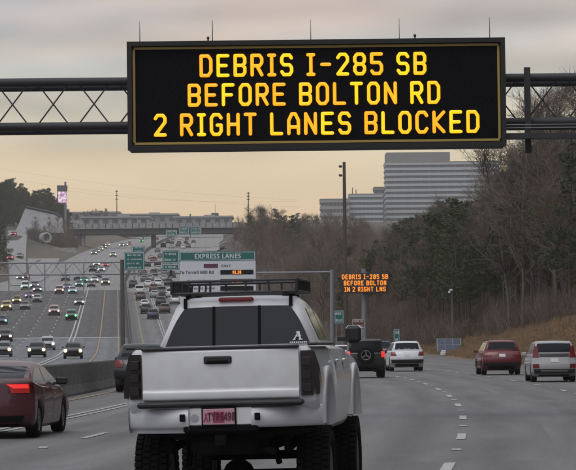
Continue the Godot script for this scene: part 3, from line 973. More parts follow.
func bare_tree_mesh(h: float, seed_: int, spread: float) -> Array:
	rng.seed = seed_
	var trunk := Shape.new()
	var crown := Shape.new()
	var lead := limb(trunk, Vector3.ZERO, Vector3.UP, h * 0.92, h * 0.0085, h * 0.0018, 9, 0.055, 6, 0.06)
	for b in 30:
		var f := rng.randf_range(0.24, 0.98)
		var i := int(f * 9)
		var base: Vector3 = (lead[i][0] as Vector3).lerp(lead[mini(i + 1, 9)][0], f * 9 - i)
		var a := rng.randf() * TAU
		var out := Vector3(cos(a), rng.randf_range(0.5, 1.2), sin(a)).normalized()
		var len_ := h * spread * (1.12 - f) * rng.randf_range(0.6, 1.15) + 0.8
		var br := limb(crown, base, out, len_, h * 0.0042 * (1.25 - f), 0.016, 4, 0.16, 4, 0.12)
		for c in 8:
			var g := rng.randf_range(0.2, 1.0)
			var j := mini(int(g * 4), 3)
			var q: Vector3 = (br[j][0] as Vector3).lerp(br[j + 1][0], g * 4 - j)
			var d := ((br[j][1] as Vector3) + Vector3(rng.randfn(), rng.randfn() + 0.3, rng.randfn()) * 0.6).normalized()
			var tw := limb(crown, q, d, len_ * rng.randf_range(0.25, 0.5), 0.018, 0.011, 2, 0.2, 3, 0.08)
			for e in 5:
				var m: Vector3 = (tw[0][0] as Vector3).lerp(tw[2][0], rng.randf())
				var d2 := (d + Vector3(rng.randfn(), rng.randfn() + 0.25, rng.randfn()) * 0.7).normalized()
				limb(crown, m, d2, rng.randf_range(0.5, 1.5), 0.012, 0.006, 1, 0.0, 3)
	return [trunk.mesh(), crown.mesh()]

func pine_mesh(h: float, seed_: int, low: float, wide: float) -> Array:
	rng.seed = seed_
	var trunk := Shape.new()
	var crown := Shape.new()
	var lead := limb(trunk, Vector3.ZERO, Vector3.UP, h * 0.97, h * 0.011, 0.03, 8, 0.03, 6, 0.08)
	for b in 46:
		var f := rng.randf_range(low, 1.0)
		var i := mini(int(f * 8), 7)
		var base: Vector3 = (lead[i][0] as Vector3).lerp(lead[i + 1][0], f * 8 - i)
		var a := rng.randf() * TAU
		var len_ := h * wide * (0.25 + 0.95 * pow(1.0 - (f - low) / (1.0 - low), 0.7)) * rng.randf_range(0.55, 1.1)
		var br := limb(crown, base, Vector3(cos(a), rng.randf_range(0.05, 0.5), sin(a)).normalized(), len_, 0.045, 0.015, 3, 0.1, 3, 0.06)
		for c in 9:
			var g := rng.randf_range(0.3, 1.05)
			var j := mini(int(g * 3), 2)
			var q: Vector3 = (br[j][0] as Vector3).lerp(br[j + 1][0], g * 3 - j) + Vector3(rng.randfn(), rng.randfn() * 0.6, rng.randfn()) * 0.35
			for e in 11:
				var d := Vector3(rng.randfn(), rng.randfn() * 0.7 + 0.25, rng.randfn()).normalized()
				var l := rng.randf_range(0.3, 0.62)
				var sd := d.cross(Vector3(rng.randfn(), rng.randfn(), rng.randfn())).normalized() * rng.randf_range(0.05, 0.1)
				crown.tri(q - sd, q + sd, q + d * l)
	return [trunk.mesh(), crown.mesh()]

func shrub_mesh(h: float, seed_: int) -> Shape:
	rng.seed = seed_
	var s := Shape.new()
	for i in 16:
		var a := rng.randf() * TAU
		var p := Vector3(cos(a), 0, sin(a)) * rng.randf() * h * 0.35
		var st := limb(s, p, Vector3(cos(a) * 0.4, 1, sin(a) * 0.4).normalized(), h * rng.randf_range(0.55, 1.0), 0.025, 0.01, 3, 0.14, 3, 0.1)
		for e in 9:
			var j := rng.randi_range(0, 2)
			var m: Vector3 = (st[j][0] as Vector3).lerp(st[j + 1][0], rng.randf())
			limb(s, m, Vector3(rng.randfn(), absf(rng.randfn()) + 0.4, rng.randfn()).normalized(), h * rng.randf_range(0.15, 0.35), 0.012, 0.006, 1, 0, 3)
	return s

func plant_tree(kind: String, variant: int, p: Vector3, scale_: float, label: String, group: String):
	var key := "%s%d" % [kind, variant]
	var o := thing(kind, label, "tree", p, rng.randf() * TAU, group)
	var wd := rng.randf_range(0.9, 1.15)
	o.scale = Vector3(scale_ * wd, scale_, scale_ * wd)
	piece("trunk", templates[key][0], M.bark if kind == "bare_tree" else M.pine_bark, o)
	var set_: Array = M.twigs if kind == "bare_tree" else M.needles
	piece("crown", templates[key][1], set_[rng.randi() % set_.size()], o)

# ---------------------------------------------------------------- setting
func strip_along(b0: Callable, b1: Callable, z0: float, z1: float, up: float, tile := Vector2(14.4, 40.0), cross := 1) -> ArrayMesh:
	var st := SurfaceTool.new()
	st.begin(Mesh.PRIMITIVE_TRIANGLES)
	var zs := [z0]
	var z := z0
	while z < z1 - 0.01:
		z = (floorf(z / 5.0 + 0.001) + 1) * 5.0
		zs.append(minf(z, z1))
	for i in zs.size() - 1:
		for j in cross:
			var q := []
			for c in [[i, j], [i, j + 1], [i + 1, j + 1], [i + 1, j]]:
				var zz: float = zs[c[0]]
				q.append([lerpf(b0.call(zz), b1.call(zz), float(c[1]) / cross), zz])
			for t in [0, 2, 1, 0, 3, 2]:
				st.set_normal(Vector3.UP)
				st.set_uv(Vector2(q[t][0] / tile.x, q[t][1] / tile.y))
				st.add_vertex(on_road(q[t][0], q[t][1], up))
	return st.commit()

const LINES := {"yellow": [1.0, 1.8], "express_a": [3.25, 5.0], "express_b": [3.55, 5.4], "second": [5.8, 8.8], "first": [9.3, 12.4], "right": [12.8, 16.0], "outer": [16.9, 19.6], "edge": [21.2, 23.2],
	"back_yellow": [-1.6, -1.6], "back_yellow_two": [-4.3, -4.3], "back_double_a": [-8.0, -8.0], "back_double_b": [-8.6, -8.6], "back_one": [-11.8, -11.8], "back_two": [-15.0, -15.0], "back_three": [-18.2, -18.2], "back_four": [-21.5, -21.5], "back_edge": [-27.5, -27.5]}

func line_b(which: String, z: float) -> float:
	return lerpf(LINES[which][0], LINES[which][1], smoothstep(135, 350, z))

func lift(z: float) -> float: return 0.012 if z < 220 else 0.035

func marking(which: String, called: String, z0: float, z1: float, w: float, m: Material):
	structure(called, strip_along(func(z): return line_b(which, z) - w / 2, func(z): return line_b(which, z) + w / 2, z0, z1, 0.014 if z0 < 100 else 0.035), m)

func dashes(which: String, first: float, z1: float, w: float, near_limit: float, studs: bool):
	var o := Node3D.new()
	o.name = numbered("lane_line")
	add_child(o)
	o.set_meta("kind", "structure")
	var z := first
	var far := []
	while z < z1:
		if z < near_limit:
			piece("dash", strip_along(func(q): return line_b(which, q) - w / 2, func(q): return line_b(which, q) + w / 2, z, z + 3.0, 0.012), M.line_white, o)
			if studs:
				var s := Shape.new()
				var zz := z - 4.6
				s.soft_box(on_road(line_b(which, zz), zz, 0.012), Vector3(0.16, 0.028, 0.26), 0.01)
				piece("pavement_marker", s, M.line_white, o)
		else:
			far.append(z)
		z += 12.2
	if far:
		var st := SurfaceTool.new()
		st.begin(Mesh.PRIMITIVE_TRIANGLES)
		for f in far:
			st.append_from(strip_along(func(q): return line_b(which, q) - w / 2, func(q): return line_b(which, q) + w / 2, f, f + 3.4, 0.04), 0, Transform3D.IDENTITY)
		var far_part := piece("far_dashes", st.commit(), M.line_white, o)
		far_part.set_meta("kind", "stuff")

func road_texture(seed_: int, base: float, streak: float) -> ImageTexture:
	var n := FastNoiseLite.new()
	n.seed = seed_
	n.frequency = 0.012
	n.fractal_octaves = 4
	var f := FastNoiseLite.new()
	f.seed = seed_ + 5
	f.frequency = 0.35
	var im := Image.create(512, 512, false, Image.FORMAT_RGB8)
	for y in 512:
		for x in 512:
			var lane := fposmod(x / 128.0, 1.0)
			var paths := exp(-pow((lane - 0.27) * 9.0, 2)) + exp(-pow((lane - 0.73) * 9.0, 2))
			var oil := exp(-pow((lane - 0.5) * 8.0, 2))
			var v := base + n.get_noise_2d(x * 2.2, y * 0.35) * 0.11 + f.get_noise_2d(x, y) * 0.10 - streak * (paths * 0.7 + oil * 0.35) * (0.7 + 0.6 * n.get_noise_2d(x * 0.2 + 900, y * 0.9))
			im.set_pixel(x, y, Color(v, v, v * 1.005))
	im.generate_mipmaps()
	return ImageTexture.create_from_image(im)

func make_terrain():
	var left := [600.0, 320.0, 160.0, 90.0, 60.0, 40.0, 28.0, 20.0, 13.0, 7.0, 3.0, 0.0]
	var right := [0.0, 2.0, 4.0, 7.0, 11.0, 16.0, 24.0, 36.0, 54.0, 90.0, 160.0, 320.0, 600.0]
	var zs := []
	var z := -60.0
	while z < 3000:
		zs.append(z)
		z += 8.0 if z < 640 else 20.0
	zs.append(3000.0)
	var st := SurfaceTool.new()
	st.begin(Mesh.PRIMITIVE_TRIANGLES)
	var rows := []
	for zz in zs:
		var row := []
		var m := median_x(zz)
		var e := lut(RIGHT_EDGE, zz)
		for l in left: row.append([Vector3(m - left_b(zz) - l, 0, -zz), col(0.075, 0.07, 0.05) if l > 7 else col(0.17, 0.13, 0.09)])
		row.append([Vector3(m - left_b(zz) + 0.6, -0.5, -zz), col(0.1, 0.09, 0.07)])
		row.append([Vector3(e - 0.6, -0.5, -zz), col(0.1, 0.09, 0.07)])
		for r in right: row.append([Vector3(e + r, 0, -zz), col(0.28, 0.185, 0.105) if r < 12 and zz < 310 else col(0.085, 0.068, 0.052)])
		for q in row: q[0].y += terrain_y(q[0].x, zz)
		rows.append(row)
	for i in rows.size() - 1:
		for j in rows[0].size() - 1:
			var q := [rows[i][j], rows[i][j + 1], rows[i + 1][j + 1], rows[i + 1][j]]
			for t in [0, 2, 1, 0, 3, 2]:
				st.set_color((q[t][1] as Color).srgb_to_linear())
				st.set_smooth_group(1)
				st.add_vertex(q[t][0])
	st.generate_normals()
	var m := grainy(mat(1, 1, 1, 0.95), 0.11, 0.55, 1.0, 41, 0.03)
	m.vertex_color_use_as_albedo = true
	structure("ground", st.commit(), m)

func barrier():
	var o := thing("median_barrier", "grey concrete median barrier beyond the red sedan", "barrier", on_road(0, 90))
	var prof := [Vector2(-0.32, 0.0), Vector2(-0.32, 0.08), Vector2(-0.19, 0.36), Vector2(-0.10, 1.04), Vector2(-0.07, 1.08), Vector2(0.07, 1.08), Vector2(0.10, 1.04), Vector2(0.19, 0.36), Vector2(0.32, 0.08), Vector2(0.32, 0.0)]
	var make := func(z0: float, z1: float, n: int) -> Shape:
		var s := Shape.new()
		var last := []
		for i in n + 1:
			var z := lerpf(z0, z1, float(i) / n)
			var c := on_road(0, z) - o.position
			var h := heading(z)
			var row := []
			for p in prof: row.append(c + Vector3(cos(h) * p.x, p.y, sin(h) * p.x))
			if last:
				for j in prof.size() - 1: s.quad(last[j], row[j], row[j + 1], last[j + 1])
			if i == 0 or i == n:
				for j in range(1, prof.size() - 1): s.tri(row[0], row[j], row[j + 1])
			last = row
		return s
	var z := 30.0
	while z < 320.0:
		piece("segment", make.call(z, z + 6.04, 2), M.concrete[int(z / 6.1) % 3], o)
		z += 6.1
	piece("far_run", make.call(z, 2200.0, 300), M.concrete[0], o)

func sky_image() -> ImageTexture:
	var w := 2048
	var h := 1024
	var n := FastNoiseLite.new()
	n.seed = 11
	n.frequency = 0.9
	n.fractal_octaves = 4
	var data := PackedFloat32Array()
	data.resize(w * h * 3)
	# elevation in degrees -> colour towards the afterglow, and away from it
	var glow := [[0.0, Vector3(0.80, 0.55, 0.30)], [2.5, Vector3(0.91, 0.67, 0.40)], [3.5, Vector3(0.85, 0.69, 0.45)], [4.5, Vector3(0.72, 0.65, 0.49)], [5.5, Vector3(0.63, 0.58, 0.505)], [7.0, Vector3(0.55, 0.505, 0.49)], [14.0, Vector3(0.52, 0.51, 0.54)], [40.0, Vector3(0.72, 0.75, 0.84)], [90.0, Vector3(1.02, 1.07, 1.18)]]
	var grey := [[0.0, Vector3(0.43, 0.44, 0.49)], [14.0, Vector3(0.54, 0.55, 0.62)], [40.0, Vector3(0.82, 0.85, 0.93)], [90.0, Vector3(1.02, 1.07, 1.18)]]
	var pick := func(t: Array, e: float) -> Vector3:
		for i in t.size() - 1:
			if e <= t[i + 1][0]:
				return (t[i][1] as Vector3).lerp(t[i + 1][1], smoothstep(0, 1, (e - t[i][0]) / (t[i + 1][0] - t[i][0])))
		return t[t.size() - 1][1]
	for y in h:
		var el := 90.0 - (y + 0.5) / h * 180.0
		var e := maxf(el, 0.0)
		var a: Vector3 = pick.call(glow, e)
		var b: Vector3 = pick.call(grey, e)
		var ce := cos(deg_to_rad(el))
		for x in w:
			var az := (float(x) + 0.5) / w * TAU
			var f := 0.5 + 0.5 * cos(az)
			f = f * f
			var c := b.lerp(a, f)
			if el > 0:
				# streaks lie level and grow finer towards the horizon
				var s := n.get_noise_3d(sin(az) * ce * 9.0, el * 1.15, cos(az) * ce * 9.0)
				var amt := smoothstep(2.6, 5.0, e) * 0.44
				c *= 1.0 + s * amt
				var warm := n.get_noise_3d(sin(az) * ce * 7.0 + 40, el * 0.9, cos(az) * ce * 7.0) * amt * f
				c += Vector3(0.55, 0.24, 0.03) * warm
			else:
				c = Vector3(0.2, 0.19, 0.18)
			var i := (y * w + x) * 3
			data[i] = c.x
			data[i + 1] = c.y
			data[i + 2] = c.z
	return ImageTexture.create_from_image(Image.create_from_data(w, h, false, Image.FORMAT_RGBF, data.to_byte_array()))

func make_materials():
	M.white_paint = paint(0.70, 0.71, 0.74)
	M.white_paint.albedo_texture = noise_tex(512, 0.012, Color(0.94, 0.935, 0.925), Color(1, 1, 1), 55, 5)
	M.white_paint.uv1_triplanar = true
	M.white_paint.uv1_scale = Vector3.ONE * 0.7
	M.rubber = mat(0.012, 0.012, 0.0125, 1.0)
	M.rubber.metallic_specular = 0.2
	M.rim = mat(0.18, 0.18, 0.19, 0.4, 0.6)
	M.black = mat(0.009, 0.009, 0.01, 1.0)
	M.black.metallic_specular = 0.2
	M.trim = mat(0.016, 0.016, 0.018, 0.55)
	M.chrome = mat(0.6, 0.6, 0.6, 0.2, 1.0)
	M.dull_steel = mat(0.22, 0.22, 0.22, 0.5, 0.6)
	M.dark_steel = mat(0.06, 0.06, 0.065, 0.6, 0.3)
	M.glass = mat(0.02, 0.022, 0.025, 0.06)
	M.glass.metallic_specular = 0.25
	M.tinted_glass = mat(0.016, 0.017, 0.018, 0.12)
	M.lens = mat(0.45, 0.46, 0.48, 0.1, 0.3)
	M.tail = mat(0.16, 0.012, 0.012, 0.2)
	M.tail_lit = lamp(0.8, 0.035, 0.03, 0.85)
	M.smoked = mat(0.02, 0.014, 0.014, 0.12)
	M.smoked_red = mat(0.022, 0.013, 0.013, 0.15)
	M.plate_pink = mat(0.50, 0.27, 0.33, 0.5)
	M.plate_magenta = mat(0.34, 0.05, 0.12, 0.5)
	M.plate_ink = mat(0.10, 0.012, 0.03, 0.6)
	M.plate_white = mat(0.62, 0.62, 0.62, 0.5)
	M.sticker = mat(0.7, 0.7, 0.7, 0.6)
	M.sign_black = grainy(mat(0.03, 0.03, 0.032, 0.7), 0.8, 0.7, 1.0, 61)
	M.sign_frame = mat(0.014, 0.012, 0.012, 0.6)
	M.sign_face = grainy(mat(0.012, 0.013, 0.016, 0.9), 1.4, 0.6, 1.0, 62)
	M.sign_face.metallic_specular = 0.15
	M.gold = mat(0.42, 0.30, 0.07, 0.5)
	M.amber = [lamp(1.0, 0.41, 0.012, 1.14), lamp(1.0, 0.49, 0.012, 1.14), lamp(1.0, 0.57, 0.012, 1.14), lamp(1.0, 0.38, 0.012, 1.14)]
	M.far_amber = [lamp(1.0, 0.30, 0.03, 1.0)]
	M.truss = mat(0.045, 0.045, 0.05, 0.6, 0.3)
	M.galvanised = mat(0.24, 0.25, 0.27, 0.55, 0.4)
	M.line_white = grainy(mat(0.62, 0.62, 0.60, 0.7), 0.8, 0.6, 1.0, 71, 0.05)
	M.line_yellow = grainy(mat(0.42, 0.31, 0.14, 0.7), 0.8, 0.65, 1.0, 72, 0.05)
	M.concrete = []
	for i in 3: M.concrete.append(grainy(mat(0.115 + 0.012 * i, 0.11 + 0.012 * i, 0.10 + 0.011 * i, 0.9), 0.35, 0.55, 1.0, 80 + i, 0.02))
	M.pale_concrete = grainy(mat(0.42, 0.42, 0.42, 0.9), 0.12, 0.7, 1.0, 86)
	M.bark = mat(0.12, 0.105, 0.095, 0.95)
	M.pine_bark = mat(0.07, 0.05, 0.04, 0.95)
	M.twigs = [mat(0.14, 0.105, 0.08, 0.95), mat(0.175, 0.12, 0.085, 0.95), mat(0.10, 0.083, 0.068, 0.95), mat(0.20, 0.155, 0.12, 0.95)]
	M.needles = [mat(0.050, 0.064, 0.024, 0.8), mat(0.066, 0.078, 0.028, 0.8), mat(0.038, 0.052, 0.024, 0.8)]
	M.sign_green = mat(0.008, 0.125, 0.11, 0.5)
	M.sign_white = mat(0.62, 0.63, 0.66, 0.5)
	M.sign_brown = mat(0.13, 0.055, 0.035, 0.5)
	M.sign_blue = mat(0.02, 0.12, 0.3, 0.5)
	M.ink = mat(0.02, 0.02, 0.02, 0.7)
	M.purple = mat(0.10, 0.02, 0.05, 0.5)
	M.solar = mat(0.03, 0.045, 0.08, 0.12)
	M.wood_pole = grainy(mat(0.13, 0.10, 0.08, 0.9), 0.5, 0.6, 1.0, 91)

func _ready():
	rng.seed = 7
	# ---- camera
	var cam := Camera3D.new()
	cam.name = "camera"
	cam.rotation = Vector3(atan((342.0 - 235.0) / FOCAL), 0, -0.0096)
	eye_basis = Basis.from_euler(cam.rotation)
	cam.position = eye_at
	cam.fov = rad_to_deg(2 * atan(235.0 / FOCAL))
	cam.near = 0.3
	cam.far = 8000
	add_child(cam)
	# ---- sky, light, exposure
	var env := Environment.new()
	env.background_mode = Environment.BG_SKY
	var sky := Sky.new()
	var pano := PanoramaSkyMaterial.new()
	pano.panorama = sky_image()
	sky.sky_material = pano
	env.sky = sky
	env.tonemap_mode = Environment.TONE_MAPPER_LINEAR
	env.tonemap_exposure = 1.0
	env.fog_enabled = true
	env.fog_density = 0.00014
	env.fog_light_color = Color(0.86, 0.84, 0.82)
	env.sdfgi_enabled = true
	env.ssao_enabled = true
	env.ssil_enabled = true
	var we := WorldEnvironment.new()
	we.name = "world_environment"
	we.environment = env
	add_child(we)
	var sun := DirectionalLight3D.new()
	sun.name = "sun"
	sun.light_energy = 0.25
	sun.light_color = Color(1.0, 0.97, 0.93)
	sun.light_angular_distance = 30.0
	sun.shadow_enabled = true
	sun.rotation_degrees = Vector3(-58, -25, 0)
	add_child(sun)
	make_materials()
	build_setting()
	gantry()
	pickup()
	near_cars()
	roadside()
	far_traffic()
	far_structures()
	woods()

func build_setting():
	make_terrain()
	var near_tex := road_texture(3, 0.90, 0.18)
	var ours := mat(0.18, 0.177, 0.175, 0.85)
	ours.albedo_texture = near_tex
	var back_a := mat(0.18, 0.185, 0.195, 0.85)
	back_a.albedo_texture = near_tex
	var back_b := mat(0.13, 0.12, 0.112, 0.85)
	back_b.albedo_texture = road_texture(9, 0.78, 0.18)
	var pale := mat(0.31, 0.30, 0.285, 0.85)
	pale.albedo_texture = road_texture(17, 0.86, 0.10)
	var e := func(z): return lut(RIGHT_EDGE, z) - median_x(z)
	structure("roadway", strip_along(func(_z): return 0.2, e, -60, 580, 0.0, Vector2(14.4, 40), 4), ours)
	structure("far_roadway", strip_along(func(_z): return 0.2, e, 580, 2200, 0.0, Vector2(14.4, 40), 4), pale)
	structure("oncoming_roadway", strip_along(func(_z): return -29.7, func(_z): return -0.2, 0, 402, 0.0, Vector2(14.4, 40), 4), back_a)
	structure("oncoming_roadway", strip_along(func(_z): return -29.7, func(_z): return -0.2, 402.4, 590, 0.0, Vector2(14.4, 40), 4), back_b)
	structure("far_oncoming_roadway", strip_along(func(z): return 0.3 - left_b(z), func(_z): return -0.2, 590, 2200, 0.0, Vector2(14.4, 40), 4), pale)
	structure("bridge_joint", strip_along(func(_z): return -29.0, func(_z): return -1.2, 399.5, 402.6, 0.03), M.pale_concrete)
	barrier()
	marking("yellow", "yellow_line", 30, 900, 0.14, M.line_yellow)
	marking("express_a", "white_line", 30, 1000, 0.11, M.line_white)
	marking("express_b", "white_line", 30, 1000, 0.11, M.line_white)
	marking("edge", "edge_line", 20, 900, 0.14, M.line_white)
	marking("back_yellow", "yellow_line", 180, 900, 0.16, M.line_yellow)
	marking("back_yellow_two", "yellow_line", 150, 620, 0.18, M.line_yellow)
	marking("back_double_a", "white_line", 180, 1000, 0.22, M.line_white)
	marking("back_double_b", "white_line", 180, 1000, 0.22, M.line_white)
	marking("back_edge", "edge_line", 200, 600, 0.2, M.line_white)
	dashes("right", 37.7 - 1.4, 140, 0.16, 150, true)
	dashes("outer", 68.0, 180, 0.14, 190, true)
	dashes("second", 51.0 - 24.4, 560, 0.14, 90, true)
	dashes("first", 45.0, 560, 0.14, 60, false)
	for w in ["back_one", "back_two", "back_three", "back_four"]: dashes(w, 200.0 + w.length() * 1.7, 600, 0.2, 0, false)

func place(kind: String, called: String, u: float, v: float, label: String, category: String, away: bool, group := "", push := 2.4, from := 20.0) -> Node3D:
	var p := ground_at(u, v, from)
	var h := heading(-p.z)
	var d := Vector3(sin(h), 0, -cos(h))
	p += d * push
	p.y = terrain_y(p.x, -p.z) + 0.012
	var o := thing(called, label, category, p, -h + (0.0 if away else PI), group)
	o.rotation.x = atan((rise(-p.z + 2) - rise(-p.z - 2)) / 4.0) * (1 if away else -1)
	return o

func near_cars():
	var k: Dictionary
	# red fastback sedan at the frame's edge
	var t := thing("sedan", "dark red fastback sedan with its tail light glowing", "car", Vector3(-5.5, 0.012, -53.3), -0.075)
	var red := paint(0.062, 0.007, 0.012)
	k = build_car("fastback", t, red, true)
	for sd in [-1, 1]:
		rear_patch(k, t, "tail_light", M.tail_lit, [0.925, sd * 0.56, sd * 0.82, 1.0, sd * 0.42, sd * 0.81], 0.014)
		rear_patch(k, t, "lamp_lens", lamp(0.30, 0.012, 0.012, 0.5), [0.84, sd * 0.52, sd * 0.84, 1.01, sd * 0.46, sd * 0.83], 0.010)
		rear_patch(k, t, "lamp_surround", mat(0.05, 0.006, 0.008, 0.2), [0.84, sd * 0.46, sd * 0.925, 1.015, sd * 0.48, sd * 0.91], 0.006)
		for poly in [[Vector2(-1.02, 0.26), Vector2(0.02, 0.24), Vector2(0.03, 0.86), Vector2(-0.86, 0.9), Vector2(-1.0, 0.75)], [Vector2(0.05, 0.24), Vector2(0.98, 0.26), Vector2(1.04, 0.6), Vector2(0.98, 0.85), Vector2(0.06, 0.86)]]:
			var s := Shape.new()
			side_slab(s, poly, k.wlow, sd, 0.008, k)
			var d := piece("door", s, red, t)
			s = Shape.new()
			s.soft_box(Vector3(sd * 0.925, 0.78, -(poly[0].x + 0.2)), Vector3(0.02, 0.03, 0.2), 0.008)
			piece("handle", s, red, d)
	rear_patch(k, t, "diffuser", M.black, [0.3, -0.7, 0.7, 0.42, -0.75, 0.75], 0.012)
	plate(k, t, 0.72, M.plate_white)
	var s: Shape
	# dark utility vehicle half hidden behind the pickup
	t = place("suv", "suv", 141, 392.5, "dark utility vehicle half hidden behind the white pickup", "car", true)
	k = build_car("suv", t, paint(0.02, 0.024, 0.026), true)
	for sd in [-1, 1]: rear_patch(k, t, "tail_light", M.tail, [0.9, sd * 0.6, sd * 0.94, 1.14, sd * 0.68, sd * 0.93], 0.012)
	rear_patch(k, t, "rear_bumper", M.trim, [0.46, -0.9, 0.9, 0.62, -0.93, 0.93], 0.014, true, 0)
	rear_patch(k, t, "garnish", M.dull_steel, [1.0, -0.5, 0.5, 1.04, -0.5, 0.5], 0.012)
	plate(k, t, 0.86, M.plate_white)
	# white utility vehicle
	t = place("suv", "suv", 407.5, 371.5, "white utility vehicle with dark bumper in the lane past the black off-roader", "car", true)
	k = build_car("suv", t, M.white_paint, true)
	for sd in [-1, 1]:
		rear_patch(k, t, "tail_light", M.tail, [0.9, sd * 0.62, sd * 0.95, 1.13, sd * 0.7, sd * 0.93], 0.012)
		rear_patch(k, t, "reflector", M.tail, [0.52, sd * 0.7, sd * 0.88, 0.56, sd * 0.7, sd * 0.88], 0.02)
	rear_patch(k, t, "rear_bumper", M.trim, [0.47, -0.9, 0.9, 0.68, -0.95, 0.95], 0.014, true, 0)
	plate(k, t, 0.95, M.plate_white)
	roof_rails(t, k)
	# dark red utility vehicle
	t = place("suv", "suv", 502.5, 375.2, "dark red utility vehicle with white plate below the grass bank", "car", true)
	k = build_car("suv", t, paint(0.13, 0.010, 0.016), true)
	for sd in [-1, 1]: rear_patch(k, t, "tail_light", M.tail, [0.94, sd * 0.5, sd * 0.95, 1.08, sd * 0.56, sd * 0.93], 0.012)
	rear_patch(k, t, "rear_bumper", M.trim, [0.47, -0.9, 0.9, 0.63, -0.95, 0.95], 0.014, true, 0)
	plate(k, t, 0.97, M.plate_white)
	roof_rails(t, k)
	# silver box-shaped hatchback
	t = place("box_hatch", "hatchback", 554.5, 382.3, "silver boxy hatchback with tall corner tail lights", "car", true, "", 2.05)
	t.scale = Vector3.ONE * 1.03
	k = build_car("box_hatch", t, paint(0.36, 0.36, 0.37), true)
	for sd in [-1, 1]:
		rear_patch(k, t, "tail_light", M.tail, [0.98, sd * 0.60, sd * 0.86, 1.45, sd * 0.66, sd * 0.78], 0.016)
		rear_patch(k, t, "bumper_reflector", M.tail, [0.56, sd * 0.6, sd * 0.84, 0.72, sd * 0.62, sd * 0.86], 0.016)
	rear_patch(k, t, "tailgate_panel", M.trim, [1.0, -0.58, 0.58, 1.12, -0.6, 0.6], 0.012)
	rear_patch(k, t, "rear_bumper", M.trim, [0.34, -0.78, 0.78, 0.52, -0.84, 0.84], 0.014, true, 0)
	rear_patch(k, t, "skid_plate", M.dull_steel, [0.40, -0.5, 0.5, 0.48, -0.56, 0.56], 0.02, true, 0)
	plate(k, t, 0.86, M.plate_white)
	# black off-roader with a spare wheel
	t = place("jeep", "off_roader", 366, 378.3, "black boxy off-roader with spare wheel and glowing tail lights", "car", true, "", 2.1)
	k = build_car("jeep", t, paint(0.014, 0.014, 0.016), true)
	for sd in [-1, 1]: rear_patch(k, t, "tail_light", M.tail_lit, [0.98, sd * 0.74, sd * 0.915, 1.24, sd * 0.74, sd * 0.9], 0.03)
	rear_patch(k, t, "rear_bumper", M.trim, [0.55, -0.85, 0.85, 0.75, -0.85, 0.85], 0.08, true, 0)
	var sw := Node3D.new()
	sw.name = "spare_wheel"
	t.add_child(sw)
	sw.position = Vector3(0, 1.08, 2.24)
	sw.rotation.y = -PI / 2
	s = Shape.new()
	s.lathe_x([[-0.13, 0.1], [-0.13, 0.34], [-0.1, 0.4], [0.1, 0.4], [0.13, 0.34], [0.13, 0.26], [0.08, 0.24], [0.08, 0.0]], 30)
	piece("tyre", s, M.rubber, sw)
	s = Shape.new()
	for i in 3:
		var a := TAU * i / 3
		s.box(Vector3(0.1, cos(a) * 0.11, sin(a) * 0.11), Vector3(0.03, 0.22, 0.05), Basis(Vector3.RIGHT, a))
	s.lathe_x([[0.09, 0.2], [0.115, 0.21], [0.115, 0.235], [0.09, 0.245]], 24)
	piece("rim", s, M.dull_steel, sw)
	# two more beyond it
	t = place("suv", "suv", 381.5, 363.5, "black utility vehicle just beyond the black off-roader", "car", true)
	k = build_car("suv", t, paint(0.016, 0.016, 0.018), true)
	for sd in [-1, 1]: rear_patch(k, t, "tail_light", M.tail, [0.92, sd * 0.6, sd * 0.95, 1.1, sd * 0.66, sd * 0.93], 0.012)
	plate(k, t, 0.9, M.plate_white)
	t = place("sedan", "sedan", 345, 364, "white car peeking out between the pickup mirror and the off-roader", "car", true)
	build_car("sedan", t, paint(0.6, 0.6, 0.6), true)

func roof_rails(t: Node, k: Dictionary):
	for sd in [-1, 1]:
		var s := Shape.new()
		s.tube(Vector3(sd * (k.cabin_high - 0.04), k.top + 0.02, 1.6), Vector3(sd * (k.cabin_high - 0.04), k.top + 0.02, -0.1), 0.02, 0.02, 8)
		s.box(Vector3(sd * (k.cabin_high - 0.04), k.top - 0.02, 1.5), Vector3(0.03, 0.08, 0.06))
		s.box(Vector3(sd * (k.cabin_high - 0.04), k.top - 0.02, 0.0), Vector3(0.03, 0.08, 0.06))
		piece("roof_rail", s, M.trim, t)

func sign_panel(t: Node, called: String, c: Vector3, w: float, h: float, m: Material, edge: Material, rim := 0.06):
	var s := Shape.new()
	s.box(c, Vector3(w, h, 0.06))
	var p := piece(called, s, m, t)
	if edge:
		s = Shape.new()
		var q := rim * 0.5
		for e in [[0, h / 2 - q * 1.6, w - q * 3, q], [0, -h / 2 + q * 1.6, w - q * 3, q], [-w / 2 + q * 1.6, 0, q, h - q * 3], [w / 2 - q * 1.6, 0, q, h - q * 3]]:
			s.box(c + Vector3(e[0], e[1], 0.032), Vector3(e[2], e[3], 0.02))
		piece("border", s, edge, p)
	return p

func word_rows(t: Node, c: Vector3, w: float, h: float, rows: int, m: Material, seed_: int):      # lettering too small to make out: rows of short strokes
	rng.seed = seed_
	for r in rows:
		var s := Shape.new()
		var y := c.y + h * (0.5 - (r + 0.5) / rows)
		var x := c.x - w * rng.randf_range(0.34, 0.42)
		var lim := c.x + w * rng.randf_range(0.3, 0.42)
		var ch := h / rows * 0.5
		while x < lim:
			var cw := ch * rng.randf_range(0.28, 0.5)
			if rng.randf() < 0.86: s.box(Vector3(x, y + rng.randf_range(-0.05, 0.05) * ch, c.z), Vector3(cw * 0.5, ch * rng.randf_range(0.55, 0.9), 0.02))
			x += cw
		piece("lettering", s, m, t)

